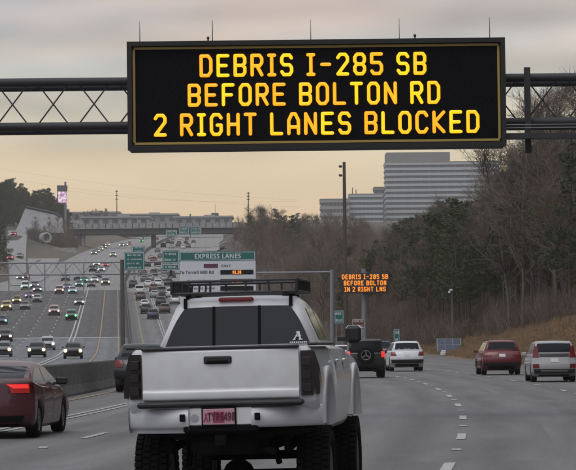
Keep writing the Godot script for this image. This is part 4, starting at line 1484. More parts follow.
func roadside():
	var s: Shape
	# second message board on its own pole
	var z := 330.0
	var c := at(365, 283, z)
	var t := thing("message_sign", "small amber message board on a single pole before the woods", "message board", c)
	var w := 47.0 * z / FOCAL
	var h := 20.0 * z / FOCAL
	s = Shape.new()
	s.soft_box(Vector3(0, 0, -0.35), Vector3(w, h, 0.7), 0.04)
	piece("cabinet", s, M.sign_black, t)
	var rows := ["DEBRIS I-285 SB", "BEFORE BOLTON", "IN 2 RIGHT LNS"]
	for i in 3: led_text(t, rows[i], Vector3(0, (1 - i) * h * 0.31, 0.04), h * 0.2, w * 0.0735, 0.05, M.far_amber)
	s = Shape.new()
	var base := terrain_y(c.x, z)
	s.tube(Vector3(-0.1, base - c.y - 0.2, -1.0), Vector3(-0.1, h * 0.72, -1.0), 0.36, 0.30, 16)
	s.box(Vector3(-0.1, 0, -0.75), Vector3(0.5, 0.3, 0.3))
	piece("pole", s, M.galvanised, t)
	# tall lighting mast
	z = 338.0
	c = at(346, 345, z)
	c.y = terrain_y(c.x, z)
	var top := at(346, 162, z)
	t = thing("light_mast", "tall slender brown lighting mast rising behind the small message board", "mast", c)
	s = Shape.new()
	s.tube(Vector3(0, -0.2, 0), Vector3(0, top.y - c.y, 0), 0.26, 0.19, 12)
	piece("pole", s, M.wood_pole, t)
	for y in [0.5, 1.6]:
		s = Shape.new()
		s.box(Vector3(-0.5, top.y - c.y - y, 0.1), Vector3(0.4, 0.12, 0.2))
		s.ball(Vector3(-0.45, top.y - c.y - y - 0.05, 0.1), Vector3(0.22, 0.17, 0.25), 10)
		piece("floodlight", s, M.dark_steel, t)
	# camera pole and solar panel on the bank
	z = 215.0
	c = ground_at(452.5, 343)
	z = -c.z
	top = at(451.5, 291, z)
	t = thing("camera_pole", "thin grey pole with a traffic camera beside the solar panel", "camera pole", c)
	s = Shape.new()
	s.tube(Vector3(0, -0.1, 0), Vector3(0, top.y - c.y, 0), 0.075, 0.05, 10)
	piece("pole", s, M.galvanised, t)
	s = Shape.new()
	s.soft_box(Vector3(-0.1, top.y - c.y + 0.1, 0.1), Vector3(0.34, 0.22, 0.5), 0.05)
	s.ball(Vector3(-0.25, top.y - c.y - 0.12, 0.1), Vector3.ONE * 0.17, 10)
	piece("camera", s, M.sign_white, t)
	c = ground_at(449, 352.5)
	t = thing("solar_panel", "tilted blue solar panel on a frame at the foot of the bank", "solar panel", c)
	z = -c.z
	var sc := z / FOCAL
	var bs := Basis(Vector3.RIGHT, -0.75)
	for j in 2:
		s = Shape.new()
		s.box(Vector3(0.0, 0.75 + (j - 0.5) * 0.62, -(j - 0.5) * 0.62), Vector3(24 * sc, 0.84, 0.05), bs)
		var pn := piece("panel", s, M.galvanised, t)
		for i in 3:
			s = Shape.new()
			s.box(Vector3((i - 1) * 7.7 * sc, 0.75 + (j - 0.5) * 0.62 + 0.02, -(j - 0.5) * 0.62 + 0.022), Vector3(7.3 * sc, 0.76, 0.03), bs)
			piece("cell_bank", s, M.solar, pn)
	s = Shape.new()
	for x in [-0.7, 0.7]:
		s.tube(Vector3(x, -0.1, -0.45), Vector3(x, 1.1, -0.5), 0.04, 0.04, 8)
		s.tube(Vector3(x, -0.1, 0.4), Vector3(x, 0.3, 0.35), 0.04, 0.04, 8)
	piece("leg", s, M.galvanised, t)
	c = ground_at(443.5, 356)
	t = thing("equipment_box", "small white equipment cover beside the solar panel foot", "equipment box", c)
	s = Shape.new()
	s.soft_box(Vector3(0, 0.2, 0), Vector3(0.6, 0.5, 0.5), 0.12)
	piece("cover", s, M.sign_white, t)
	s = Shape.new()
	s.soft_box(Vector3(0, 0.48, 0), Vector3(0.4, 0.12, 0.4), 0.05)
	piece("lid", s, M.sign_white, t)
	# small signs by the exit
	small_sign("road_sign", 339, 317, 9.5, 13.5, 290, M.sign_green, "small green exit sign left of the light mast", 2)
	small_sign("road_sign", 358.5, 323.5, 13, 9.5, 300, M.sign_brown, "brown service sign below the small message board", 2)
	small_sign("road_sign", 396.5, 336, 6.5, 14, 280, M.sign_green, "narrow green sign above the white utility vehicle", 2)
	express_gantry()

func small_sign(called: String, u: float, v: float, wpx: float, hpx: float, z: float, m: Material, label: String, rows: int):
	var c := at(u, v, z)
	var k := z / FOCAL
	var t := thing(called, label, "road sign", c)
	sign_panel(t, "panel", Vector3.ZERO, wpx * k, hpx * k, m, M.sign_white, 0.1)
	word_rows(t, Vector3(0, 0, 0.035), wpx * k, hpx * k, rows, M.sign_white, int(u))
	var g := terrain_y(c.x, z) - c.y
	for x in [-0.3, 0.3]:
		var s := Shape.new()
		s.tube(Vector3(x * wpx * k, g - 0.2, -0.08), Vector3(x * wpx * k, hpx * k * 0.45, -0.08), 0.045, 0.045, 8)
		piece("post", s, M.galvanised, t)

func express_gantry():
	var z := 350.0
	var k := z / FOCAL
	var s: Shape
	var y1 := at(122, 262, z).y
	var y0 := at(122, 274, z).y
	var px := at(122.5, 300, z).x
	var rx := at(332, 300, z).x
	var lx := at(-45, 300, z).x
	var t := thing("sign_gantry", "grey steel sign gantry crossing both carriageways beyond the pickup", "gantry", Vector3(0, 0, -z))
	s = Shape.new()
	s.tube(Vector3(lx, y1, 0), Vector3(at(250, 260, z).x, y1, 0), 0.11, 0.11, 8)
	piece("chord", s, M.galvanised, t)
	s = Shape.new()
	s.tube(Vector3(lx, y0, 0), Vector3(rx, y0, 0), 0.11, 0.11, 8)
	piece("chord", s, M.galvanised, t)
	for e in [[px, 0.3], [rx, 0.3], [lx, 0.35]]:
		s = Shape.new()
		s.tube(Vector3(e[0], terrain_y(e[0], z) - 0.3, 0), Vector3(e[0], y1 + 0.3 if e[0] != rx else y0 + 0.3, 0), e[1], e[1] * 0.85, 12)
		piece("column", s, M.galvanised if e[0] != px else M.concrete[2], t)
	var n := 17
	var step := (px - lx) / n
	for i in n:
		s = Shape.new()
		var xa := lx + i * step
		if i % 2: s.tube(Vector3(xa, y0, 0.05), Vector3(xa + step, y1, 0.05), 0.04, 0.04, 5)
		else: s.tube(Vector3(xa, y1, 0.05), Vector3(xa + step, y0, 0.05), 0.04, 0.04, 5)
		piece("brace", s, M.galvanised, t)
	var yl := at(50, 298.5, z).y
	var xl := at(95, 298, z).x
	s = Shape.new()
	s.box(Vector3((lx + xl) / 2, yl, 0.9), Vector3(xl - lx, 0.12, 0.3))
	piece("catwalk", s, M.galvanised, t)
	for u in [9, 29, 45, 66, 84]:
		s = Shape.new()
		var x := at(u, 280, z).x
		s.box(Vector3(x, (y1 + yl) / 2, 0.2), Vector3(0.14, y1 - yl, 0.14))
		s.box(Vector3(x, yl, 0.5), Vector3(0.1, 0.1, 0.7))
		piece("hanger", s, M.galvanised, t)
	# the express lane price board
	var a := at(180, 252, z)
	var b := at(256, 302, z)
	var w := b.x - a.x
	var h := a.y - b.y
	var c := (a + b) / 2
	var e := thing("toll_sign", "large white express lanes price board with green header", "road sign", Vector3(c.x, c.y, -z + 0.5))
	sign_panel(e, "panel", Vector3.ZERO, w, h, M.sign_white, null)
	var hd: MeshInstance3D = sign_panel(e, "header", Vector3(0, h / 2 - 4.6 * k, 0.03), w, 9.2 * k, M.sign_green, M.sign_white, 0.12)
	lettering(e, "EXPRESS LANES", Vector3(0, h / 2 - 4.7 * k, 0.075), 4.6 * k, M.sign_white)
	s = Shape.new()
	s.box(Vector3(at(211, 266, z).x - c.x, at(211, 266, z).y - c.y, 0.04), Vector3(14 * k, 4 * k, 0.04))
	piece("pass_badge", s, M.purple, e)
	lettering(e, "ONLY", Vector3(at(226, 266, z).x - c.x, at(226, 266, z).y - c.y, 0.035), 2.6 * k, M.ink)
	lettering(e, "To Terrell Mill Rd", Vector3(at(197, 272.5, z).x - c.x, at(197, 272.5, z).y - c.y, 0.035), 3.0 * k, M.ink)
	word_rows(e, Vector3(at(200, 281, z).x - c.x, at(200, 281, z).y - c.y, 0.035), 34 * k, 5.5 * k, 1, M.ink, 77)
	word_rows(e, Vector3(at(204, 288.5, z).x - c.x, at(204, 288.5, z).y - c.y, 0.035), 34 * k, 5 * k, 1, M.ink, 78)
	for v in [272.2, 281.2, 288.4]:
		var p := at(237, v, z)
		s = Shape.new()
		s.box(Vector3(p.x - c.x, p.y - c.y, 0.04), Vector3(33 * k, 4.6 * k, 0.05))
		var d := piece("price_display", s, M.sign_face, e)
		if v < 285: led_text(d, "$1.10" if v < 275 else "$3.05", Vector3(p.x - c.x, p.y - c.y, 0.09), 2.6 * k, 2.3 * k, 0.055, M.far_amber)
	s = Shape.new()
	for x in [-0.3, 0.3]: s.box(Vector3(w * x, 0, -0.15), Vector3(0.2, h, 0.25))
	piece("bracket", s, M.galvanised, e)
	var greens := [[134.5, 261.5, 20.5, 18.5, 4, "green guide sign with four lines beside the gantry column", -1], [138.5, 249.5, 13, 7, 2, "small green exit tab sign above the four line guide sign", -1], [171, 257, 17, 13, 2, "upper green guide sign beside the express price board", 1], [171, 267, 17, 6, 1, "lower green guide sign beside the express price board", 1]]
	for g in greens:
		var p := at(g[0], g[1], z)
		var q := thing("guide_sign", g[5], "road sign", Vector3(p.x, p.y, -z + 0.4))
		sign_panel(q, "panel", Vector3.ZERO, g[2] * k, g[3] * k, M.sign_green, M.sign_white, 0.12)
		word_rows(q, Vector3(0, 0, 0.04), g[2] * k * 0.9, g[3] * k * 0.9, g[4], M.sign_white, int(g[0] * 7))
		s = Shape.new()
		s.box(Vector3(0, (y0 - p.y) * 0.5, -0.15), Vector3(0.2, absf(y0 - p.y) + g[3] * k * 0.8, 0.2))
		piece("bracket", s, M.galvanised, q)

# ---------------------------------------------------------------- traffic on the far stretches
const PAINTS := {"white": [0.62, 0.62, 0.62], "silver": [0.34, 0.35, 0.36], "grey": [0.12, 0.125, 0.13], "black": [0.015, 0.015, 0.017], "navy": [0.02, 0.03, 0.06], "brown": [0.09, 0.05, 0.04], "red": [0.16, 0.015, 0.02], "green": [0.03, 0.09, 0.05], "tan": [0.34, 0.26, 0.20], "yellow": [0.35, 0.26, 0.06]}
const LAMPS := {"white": [1.0, 0.95, 0.8], "warm": [1.0, 0.74, 0.3], "teal": [0.1, 0.9, 0.8], "green": [0.12, 1.0, 0.25], "pink": [1.0, 0.3, 0.42], "violet": [0.62, 0.2, 1.0], "blue": [0.12, 0.55, 1.0], "red": [1.0, 0.08, 0.08]}

func far_car(kind: String, u: float, v: float, colour: String, light: String, away: bool, label: String, group: String, from := 200.0):
	var key := "far_" + kind
	if not templates.has(key):
		var proto := Node3D.new()
		build_car(kind, proto, M.white_paint, false, M.white_paint)
		templates[key] = proto
	var called: String = {"suv": "suv", "sedan": "sedan", "van": "van"}[kind]
	var o := place(kind, called, u, v, label, "car", away, group, 2.4, from)
	var pk := "paint_" + colour
	if not M.has(pk): M[pk] = paint(PAINTS[colour][0], PAINTS[colour][1], PAINTS[colour][2])
	var lm: Material = M.lens
	if light:
		var lk := "lamp_" + light
		if not M.has(lk): M[lk] = lamp(LAMPS[light][0], LAMPS[light][1], LAMPS[light][2], 4.0)
		lm = M[lk]
	var copy: Node3D = templates[key].duplicate()
	for c in copy.get_children():
		copy.remove_child(c)
		o.add_child(c, true)
		if c is MeshInstance3D:
			var n := str(c.name)
			if n.begins_with("body") or n.begins_with("cabin") or n.begins_with("mirror"): c.material_override = M[pk]
			elif n.begins_with("headlight"): c.material_override = lm if not away else M.lens
			elif n.begins_with("lamp_housing"): c.material_override = M.lens
	copy.free()

func far_traffic():
	var back := "oncoming cars on the far side of the median"
	for r in [
		[73, 359, "suv", "black", "warm", "dark oncoming utility vehicle nearest the median barrier with warm headlights"],
		[36.6, 357.5, "suv", "black", "warm", "black oncoming utility vehicle with yellow headlights seen over the red sedan"],
		[47.2, 350.5, "suv", "silver", "white", "silver oncoming utility vehicle just behind the black one"],
		[2.5, 357, "suv", "grey", "warm", "grey oncoming car cut off above the red sedan roof"],
		[5, 342, "suv", "black", "white", "dark oncoming car at the near bridge joint, cut by the frame"],
		[1.5, 325, "sedan", "navy", "blue", "oncoming car with blue lamps cut by the frame"],
		[71.3, 320.5, "suv", "green", "green", "oncoming car with pale green headlights before the bridge joint"],
		[54.2, 315.6, "suv", "tan", "pink", "pinkish beige oncoming utility vehicle in the middle lane"],
		[6.2, 311, "suv", "yellow", "warm", "yellowish oncoming car in the outermost lane"],
		[24.8, 309.6, "sedan", "grey", "", "grey sedan without lights between two oncoming lanes"],
		[79.3, 305.5, "sedan", "grey", "white", "oncoming sedan with bright white headlights beside the double line"],
		[16.8, 304, "sedan", "yellow", "warm", "yellow lit oncoming sedan behind the outermost car"],
		[37, 302.5, "sedan", "silver", "", "silver oncoming sedan without lights under the gantry catwalk"],
		[29.4, 299, "sedan", "brown", "violet", "oncoming car with magenta lamps under the gantry catwalk"],
		[59.2, 294, "suv", "tan", "pink", "oncoming car with pink headlights below the gantry truss"],
		[72.5, 294, "sedan", "silver", "teal", "oncoming car with teal and pink lamps below the truss"],
		[66.8, 290.5, "sedan", "grey", "violet", "oncoming car with violet headlights below the truss"],
		[37.4, 292.5, "sedan", "navy", "white", "front car of the dark pair in the outer oncoming lane"],
		[34.8, 289, "suv", "grey", "white", "rear car of the dark pair in the outer oncoming lane"],
		[25.4, 290.5, "van", "white", "teal", "white van with teal headlights low on the ramp merge"],
		[25.6, 284.8, "sedan", "navy", "blue", "car with cyan headlights following the white van"],
		[20.2, 280.4, "sedan", "grey", "white", "grey car with small white lamps at the ramp foot"],
		[25.5, 279.6, "sedan", "red", "pink", "reddish car with pink lamps at the ramp foot"],
		[105.6, 285.5, "suv", "grey", "warm", "oncoming car with wide yellow headlights in the express lane"],
		[91.3, 287.3, "sedan", "black", "", "black unlit car beside the yellow lit express lane car"],
		[94.6, 283, "sedan", "silver", "white", "car with one bright lamp just behind the black car"],
		[79.3, 287, "sedan", "grey", "teal", "oncoming car with teal headlights left of the black car"],
		[84, 283, "sedan", "green", "green", "oncoming car with faint green lamps behind the teal pair"],
		[77.9, 280.6, "suv", "grey", "", "unlit grey utility vehicle under the truss beside its twin"],
		[65.2, 281.4, "suv", "grey", "", "unlit dark grey utility vehicle in the outer lane under the truss"],
		[97.6, 278.3, "sedan", "navy", "", "dark blue car beneath the lower truss chord"],
		[92.6, 272, "suv", "black", "", "black car seen through the gantry truss"],
		[101.3, 272, "sedan", "silver", "white", "car with twin white lamps seen through the truss"],
		[105.3, 267.5, "sedan", "red", "red", "red lit car above the upper truss chord"],
		[96.5, 266.5, "sedan", "silver", "white", "silver car just above the upper truss chord"],
		[113, 257.3, "suv", "silver", "warm", "lone oncoming car with warm lamps before the overpass"],
		[93.8, 254.8, "sedan", "grey", "white", "lowest car of the line merging down below the overpass"],
		[97, 252.8, "sedan", "grey", "white", "second car of the line merging down below the overpass"],
		[100.6, 250.8, "sedan", "silver", "warm", "third car of the line merging down below the overpass"],
		[104, 248.6, "sedan", "grey", "warm", "fourth car of the line merging down below the overpass"],
		[107.3, 246.4, "sedan", "silver", "white", "uppermost car of the line merging down below the overpass"],
		[121.8, 246.6, "sedan", "grey", "white", "left car of the pair under the overpass span"],
		[125.8, 246.2, "sedan", "silver", "white", "right car of the pair under the overpass span"],
		[129.5, 245, "sedan", "red", "red", "reddish car right of the pair under the overpass"],
		[141.3, 242.5, "sedan", "green", "green", "front car with green lamps beyond the overpass"],
		[143.4, 239.6, "sedan", "green", "green", "rear car with green lamps beyond the overpass"]]:
		far_car(r[2], r[0], r[1], r[3], r[4], false, r[5], back)
	var jam := "cars queueing up the far hill"
	for r in [
		[153.2, 319.6, "suv", "navy", "dark blue car at the tail of the express lane queue"],
		[146.3, 314, "suv", "black", "black car just ahead of the dark blue queue car"],
		[144.8, 308, "sedan", "white", "white car ahead of the black queue car"],
		[140.8, 300.6, "suv", "brown", "brown utility vehicle in the express lane with a pale roof"],
		[139.6, 294.8, "van", "white", "white van ahead of the brown utility vehicle"],
		[133.4, 288, "suv", "black", "lone black car near the yellow line up the express lane"],
		[165, 313.6, "suv", "brown", "reddish brown queue car beside the pickup roof edge"],
		[161, 306, "suv", "black", "dark queue car ahead of the reddish brown one"],
		[154.6, 298, "sedan", "silver", "silver queue car left of the dark one"],
		[154, 292.2, "suv", "brown", "small brown queue car ahead of the silver one"],
		[161.6, 295.8, "van", "grey", "dark grey van in the middle of the queue"],
		[171, 298, "van", "white", "white van beside the roof basket end"],
		[175.2, 304.5, "suv", "white", "white queue car touching the roof basket outline"],
		[148.2, 287.6, "sedan", "white", "white queue car below the lower gantry chord"],
		[158.3, 287.4, "suv", "white", "white utility vehicle under the gantry in the queue"],
		[168.6, 286.4, "suv", "black", "black queue car left of the price board"],
		[144.4, 281.8, "sedan", "grey", "grey queue car under the gantry near the median"],
		[150, 281.2, "sedan", "silver", "silver queue car under the gantry, second from the median"],
		[164, 281.4, "sedan", "silver", "silver queue car under the gantry near the price board"],
		[143.7, 275.8, "sedan", "red", "red queue car just below the four line guide sign"],
		[153.8, 276.4, "suv", "black", "black queue car above the lower gantry chord"],
		[164.8, 275.6, "sedan", "grey", "grey queue car below the guide sign pair"],
		[171.8, 278.2, "suv", "brown", "brown queue car by the price board post"],
		[158.8, 271.5, "sedan", "silver", "silver queue car level with the gantry truss"],
		[147.6, 267, "sedan", "black", "black queue car right of the four line guide sign"],
		[157.6, 266.2, "sedan", "black", "black queue car between the two green guide signs"],
		[153.8, 263, "suv", "red", "dark red queue car between the two green guide signs"],
		[151, 259.4, "sedan", "silver", "silver queue car above the dark red one"],
		[160.5, 258.2, "sedan", "grey", "grey queue car left of the upper guide sign"],
		[157.6, 252.6, "sedan", "grey", "grey queue car halfway from guide signs to overpass"],
		[163.3, 247.6, "suv", "black", "black queue car just below the overpass pier"],
		[171.5, 248.6, "sedan", "silver", "silver queue car right of the overpass pier"],
		[178, 247, "sedan", "brown", "brown queue car below the overpass green signs"],
		[183, 249, "sedan", "white", "white queue car low below the overpass green signs"],
		[188, 248, "suv", "grey", "grey queue car far along below the overpass"],
		[168, 243.8, "suv", "black", "black queue car under the overpass, nearest the pier"],
		[171.8, 244.2, "sedan", "black", "black queue car under the overpass, second from the pier"],
		[179, 244.6, "sedan", "black", "black queue car under the overpass, third from the pier"],
		[186, 243.8, "sedan", "black", "black queue car under the overpass, fourth from the pier"],
		[193.6, 243.2, "sedan", "brown", "brown queue car under the overpass, last in row"],
		[157, 240.2, "sedan", "red", "red queue car glimpsed beyond the overpass pier"],
		[173, 240.4, "sedan", "grey", "grey queue car beyond the overpass, first of three"],
		[180, 240, "sedan", "white", "white queue car beyond the overpass, second of three"],
		[187, 240.2, "suv", "black", "black queue car beyond the overpass, third of three"]]:
		far_car(r[2], r[0], r[1], r[3], "", true, r[4], jam)
	far_car("sedan", 222.4, 249.8, "black", "", true, "black car alone on the curving exit ramp", "", 300)
	far_car("sedan", 13.2, 236, "red", "red", false, "car with red lights high on the hillside ramp", "", 500)
	far_car("sedan", 9.8, 260.3, "red", "red", false, "car with red lights halfway down the hillside ramp", "", 500)
	far_car("sedan", 19.5, 258.6, "grey", "", false, "grey car halfway down the hillside ramp", "", 500)

# ---------------------------------------------------------------- overpass, buildings, hillside
func banded_building(called: String, label: String, u0: float, u1: float, v0: float, v1: float, z: float, deep: float, floors: int, wall: Material, band: Material, pane: Material, bays: int):
	var a := at(u0, v0, z)
	var b := at(u1, v1, z)
	var w := b.x - a.x
	var h := a.y - b.y
	var t := thing(called, label, "building", Vector3((a.x + b.x) / 2, b.y, -z - deep / 2))
	var s := Shape.new()
	var foot := terrain_y(t.position.x, z) - b.y - 3
	s.box(Vector3(0, (h + foot) / 2, 0), Vector3(w - 1.2, h - foot, deep - 1.2))
	piece("core", s, pane, t)
	var fh := h / floors
	for i in floors:
		s = Shape.new()
		s.box(Vector3(0, h - i * fh - fh * 0.24, 0), Vector3(w, fh * 0.48, deep))
		piece("floor_band", s, band, t)
		for j in bays:
			s = Shape.new()
			s.box(Vector3((float(j) / bays - 0.5) * (w - 1.2), h - i * fh - fh * 0.74, deep / 2 - 0.45), Vector3(0.35, fh * 0.52, 0.3))
			piece("mullion", s, wall, t)
	s = Shape.new()
	s.box(Vector3(0, h + 0.25, 0), Vector3(w + 0.4, 0.5, deep + 0.4))
	piece("roof", s, wall, t)
	return t

func far_structures():
	var s: Shape
	var grey_wall := mat(0.20, 0.195, 0.19, 0.9)
	var pale_band := mat(0.40, 0.43, 0.45, 0.8)
	var dark_pane := mat(0.06, 0.08, 0.098, 0.6)
	# office slab on the ridge
	var t: Node3D = banded_building("office_building", "tall office slab with pale floor bands rising above the woods", 385.3, 500.5, 162.5, 236, 2000, 40, 14, grey_wall, pale_band, dark_pane, 13)
	var a := at(386, 153, 2000)
	var b := at(450, 162.4, 2000)
	s = Shape.new()
	s.box(Vector3((a.x + b.x) / 2, (a.y + b.y) / 2 + 0.4, -2016) - t.position, Vector3(b.x - a.x, a.y - b.y, 30))
	piece("plant_room", s, grey_wall, t)
	t = banded_building("parking_deck", "low pale banded deck beside the office slab", 349, 383, 194.5, 226, 1960, 40, 6, grey_wall, pale_band, dark_pane, 8)
	for u in [352.5, 356]:
		s = Shape.new()
		var p := at(u, 187.5 + (u - 352.5) * 0.6, 1980)
		s.tube(Vector3(p.x, at(u, 195, 1980).y, -1980) - t.position, Vector3(p.x, p.y, -1980) - t.position, 0.4, 0.3, 5)
		piece("antenna", s, M.dark_steel, t)
	banded_building("office_building", "long low grey block left of the parking deck", 320, 349.5, 199.5, 226, 1950, 30, 4, grey_wall, mat(0.28, 0.27, 0.26, 0.9), dark_pane, 7)
	banded_building("office_building", "narrow grey block between the parking deck and office slab", 374, 386.5, 187.5, 226, 2030, 30, 7, grey_wall, mat(0.24, 0.235, 0.23, 0.9), dark_pane, 2)
	# overpass
	var z := 1000.0
	a = at(70, 229.5, z)
	b = at(243, 229.5, z)
	t = thing("overpass", "long concrete overpass bridge crossing the far carriageways", "bridge", Vector3((a.x + b.x) / 2, a.y, -z))
	var w := b.x - a.x
	var k := z / FOCAL
	s = Shape.new()
	for e in [4.5, -4.5]: s.box(Vector3(0, 2.6 * k, e), Vector3(w, 5.0 * k, 0.5))
	piece("parapet", s, M.pale_concrete, t)
	for e in 26:
		s = Shape.new()
		s.box(Vector3(w * ((e + 0.5) / 26.0 - 0.5), 2.7 * k, 4.85), Vector3(0.22, 4.6 * k, 0.2))
		piece("parapet_post", s, M.concrete[2], t)
	s = Shape.new()
	s.box(Vector3(0, -2.9 * k, 0), Vector3(w, 5.6 * k, 8.0))
	piece("girder", s, mat(0.06, 0.06, 0.062, 0.9), t)
	for e in [[79.5, 3.4], [84.0, 2.2], [153.6, 4.0], [236, 4.0]]:
		var p := at(e[0], 240, z)
		var g := terrain_y(p.x, z) - a.y
		s = Shape.new()
		s.box(Vector3(p.x - t.position.x, (g - 5.6 * k) / 2 - 0.4, 0), Vector3(e[1] * k, -g - 5.6 * k + 0.8, 5.0))
		piece("pier", s, M.pale_concrete if e[0] < 100 else M.concrete[0], t)
	# three green signs hung at the overpass
	for e in [[171.5, 233, 11, 6.5, "leftmost green sign hung on the overpass"], [184.2, 230.5, 10, 9, "middle green sign hung on the overpass"], [196, 230.5, 11, 9, "rightmost green sign hung on the overpass"]]:
		var p := at(e[0], e[1], z - 8)
		var q := thing("guide_sign", e[4], "road sign", p)
		sign_panel(q, "panel", Vector3.ZERO, e[2] * k, e[3] * k, M.sign_green, M.sign_white, 0.3)
		word_rows(q, Vector3(0, 0, 0.04), e[2] * k * 0.9, e[3] * k * 0.8, 2, M.sign_white, int(e[0]))
		s = Shape.new()
		s.box(Vector3(0, 0, -1.5), Vector3(0.4, e[3] * k * 0.9, 3.2))
		piece("bracket", s, M.galvanised, q)
	# sheds and blocks on the skyline beyond it
	for e in [[84, 150, 219.5, 231, 1500, "long pale flat roofed shed above the overpass", 0.30, 3.0], [120, 178, 216.5, 228, 1650, "grey warehouse with a dark window row above the overpass", 0.22, 2.0], [176, 232, 219, 229, 1550, "long grey block above the green overpass signs", 0.26, 2.0], [65, 120, 214.5, 226, 1750, "pale roofed shed behind the overpass beside the far trees", 0.36, 3.0]]:
		a = at(e[0], e[2], e[4])
		b = at(e[1], e[3], e[4])
		t = thing("warehouse", e[5], "building", Vector3((a.x + b.x) / 2, b.y, -e[4]))
		w = b.x - a.x
		var h: float = a.y - b.y
		s = Shape.new()
		s.box(Vector3(0, h * 0.32, 0), Vector3(w, h * 1.36, 30))
		piece("wall", s, mat(e[6], e[6], e[6] * 0.98, 0.9), t)
		s = Shape.new()
		s.box(Vector3(0, h + 0.45, 0), Vector3(w + 2, 0.9, 32))
		s.box(Vector3(w * 0.1, h + 1.2, 0), Vector3(w * 0.18, 1.6, 12))
		piece("roof", s, mat(0.30, 0.30, 0.31, 0.8), t)
		var nwin := int(w / 5)
		for i in nwin:
			s = Shape.new()
			s.box(Vector3((float(i) + 0.5) / nwin * w - w / 2, h * 0.66, 15.05), Vector3(3.0, e[7], 0.3))
			piece("window", s, dark_pane, t)
	a = at(215, 214.5, 1600)
	t = thing("tower_block", "small dark teal block with a mast above the overpass", "building", Vector3(a.x, at(215, 221, 1600).y, -1600))
	s = Shape.new()
	s.box(Vector3(0, 1.2, 0), Vector3(7 * 1600 / FOCAL, 6.5, 10))
	piece("wall", s, mat(0.05, 0.085, 0.085, 0.8), t)
	s = Shape.new()
	s.box(Vector3(-6, -0.5, 0), Vector3(6, 3.5, 10))
	piece("annexe", s, mat(0.06, 0.10, 0.10, 0.8), t)
	s = Shape.new()
	s.tube(Vector3(0.3, 4, 0), Vector3(0.3, 10, 0), 0.16, 0.1, 6)
	piece("antenna", s, M.dark_steel, t)
	# masts on the skyline
	for e in [[117.0, 190.0, 218.0, 1500.0, 0.42, "slim lone mast standing against the glow above the overpass"], [190.5, 214.0, 222.0, 1500.0, 0.3, "short street lamp mast right of the overpass centre"], [248.5, 192.0, 214.0, 1300.0, 0.45, "dark lattice mast above the trees by the overpass end"]]:
		a = at(e[0], e[1], e[3])
		b = at(e[0], e[2], e[3])
		t = thing("mast", e[5], "mast", b)
		s = Shape.new()
		s.tube(Vector3(0, -14, 0), Vector3(0, a.y - b.y, 0), e[4], e[4] * 0.5, 6)
		piece("pole", s, M.dark_steel, t)
		s = Shape.new()
		for i in 3: s.box(Vector3(0, (a.y - b.y) * (0.95 - 0.14 * i), 0), Vector3(e[4] * 3.5, 0.35, 0.5))
		piece("crossarm", s, M.dark_steel, t)
	# power lines
	var wire_mat := mat(0.06, 0.06, 0.06, 0.8)
	for e in [[-10.0, 167.0, 300.0, 200.0], [-10.0, 176.0, 300.0, 207.0], [60.0, 190.0, 300.0, 201.0]]:
		s = Shape.new()
		var last := Vector3.ZERO
		for i in 13:
			var f := i / 12.0
			var p := at(lerpf(e[0], e[2], f), lerpf(e[1], e[3], f) + 5.0 * 4 * f * (1 - f), 1300)
			if i: s.tube(last, p, 0.018, 0.018, 4, false)
			last = p
		tag(piece("power_line", s, wire_mat), ["uppermost thin power line sagging across the glowing sky", "middle thin power line sagging across the glowing sky", "lowest thin power line near the skyline glow"][[167.0, 176.0, 190.0].find(e[1])], "power line", "power lines across the sky")
	hillside()
	exit_ramp()

func exit_ramp():
	# pale concrete ramp that bends away by the overpass end
	s_ramp("exit_ramp", [[251.5, 203, 216], [248, 212, 226], [244.5, 219, 232], [241.5, 226, 237]], 300.0)

func s_ramp(called: String, rows: Array, from: float):
	var s := Shape.new()
	var last := []
	for r in rows:
		var p := ground_at(r[1], r[0], from) + Vector3(0, 0.15, 0)
		var q := ground_at(r[2], r[0], from) + Vector3(0, 0.15, 0)
		q = Vector3(q.x, p.y, p.z) if absf(q.z - p.z) > 80 else q
		var m := p.lerp(q, 0.5)
		if last:
			s.quad(last[0], last[1], m, p)
			s.quad(last[1], last[2], q, m)
		last = [p, m, q]
	structure(called, s, M.ramp_concrete)

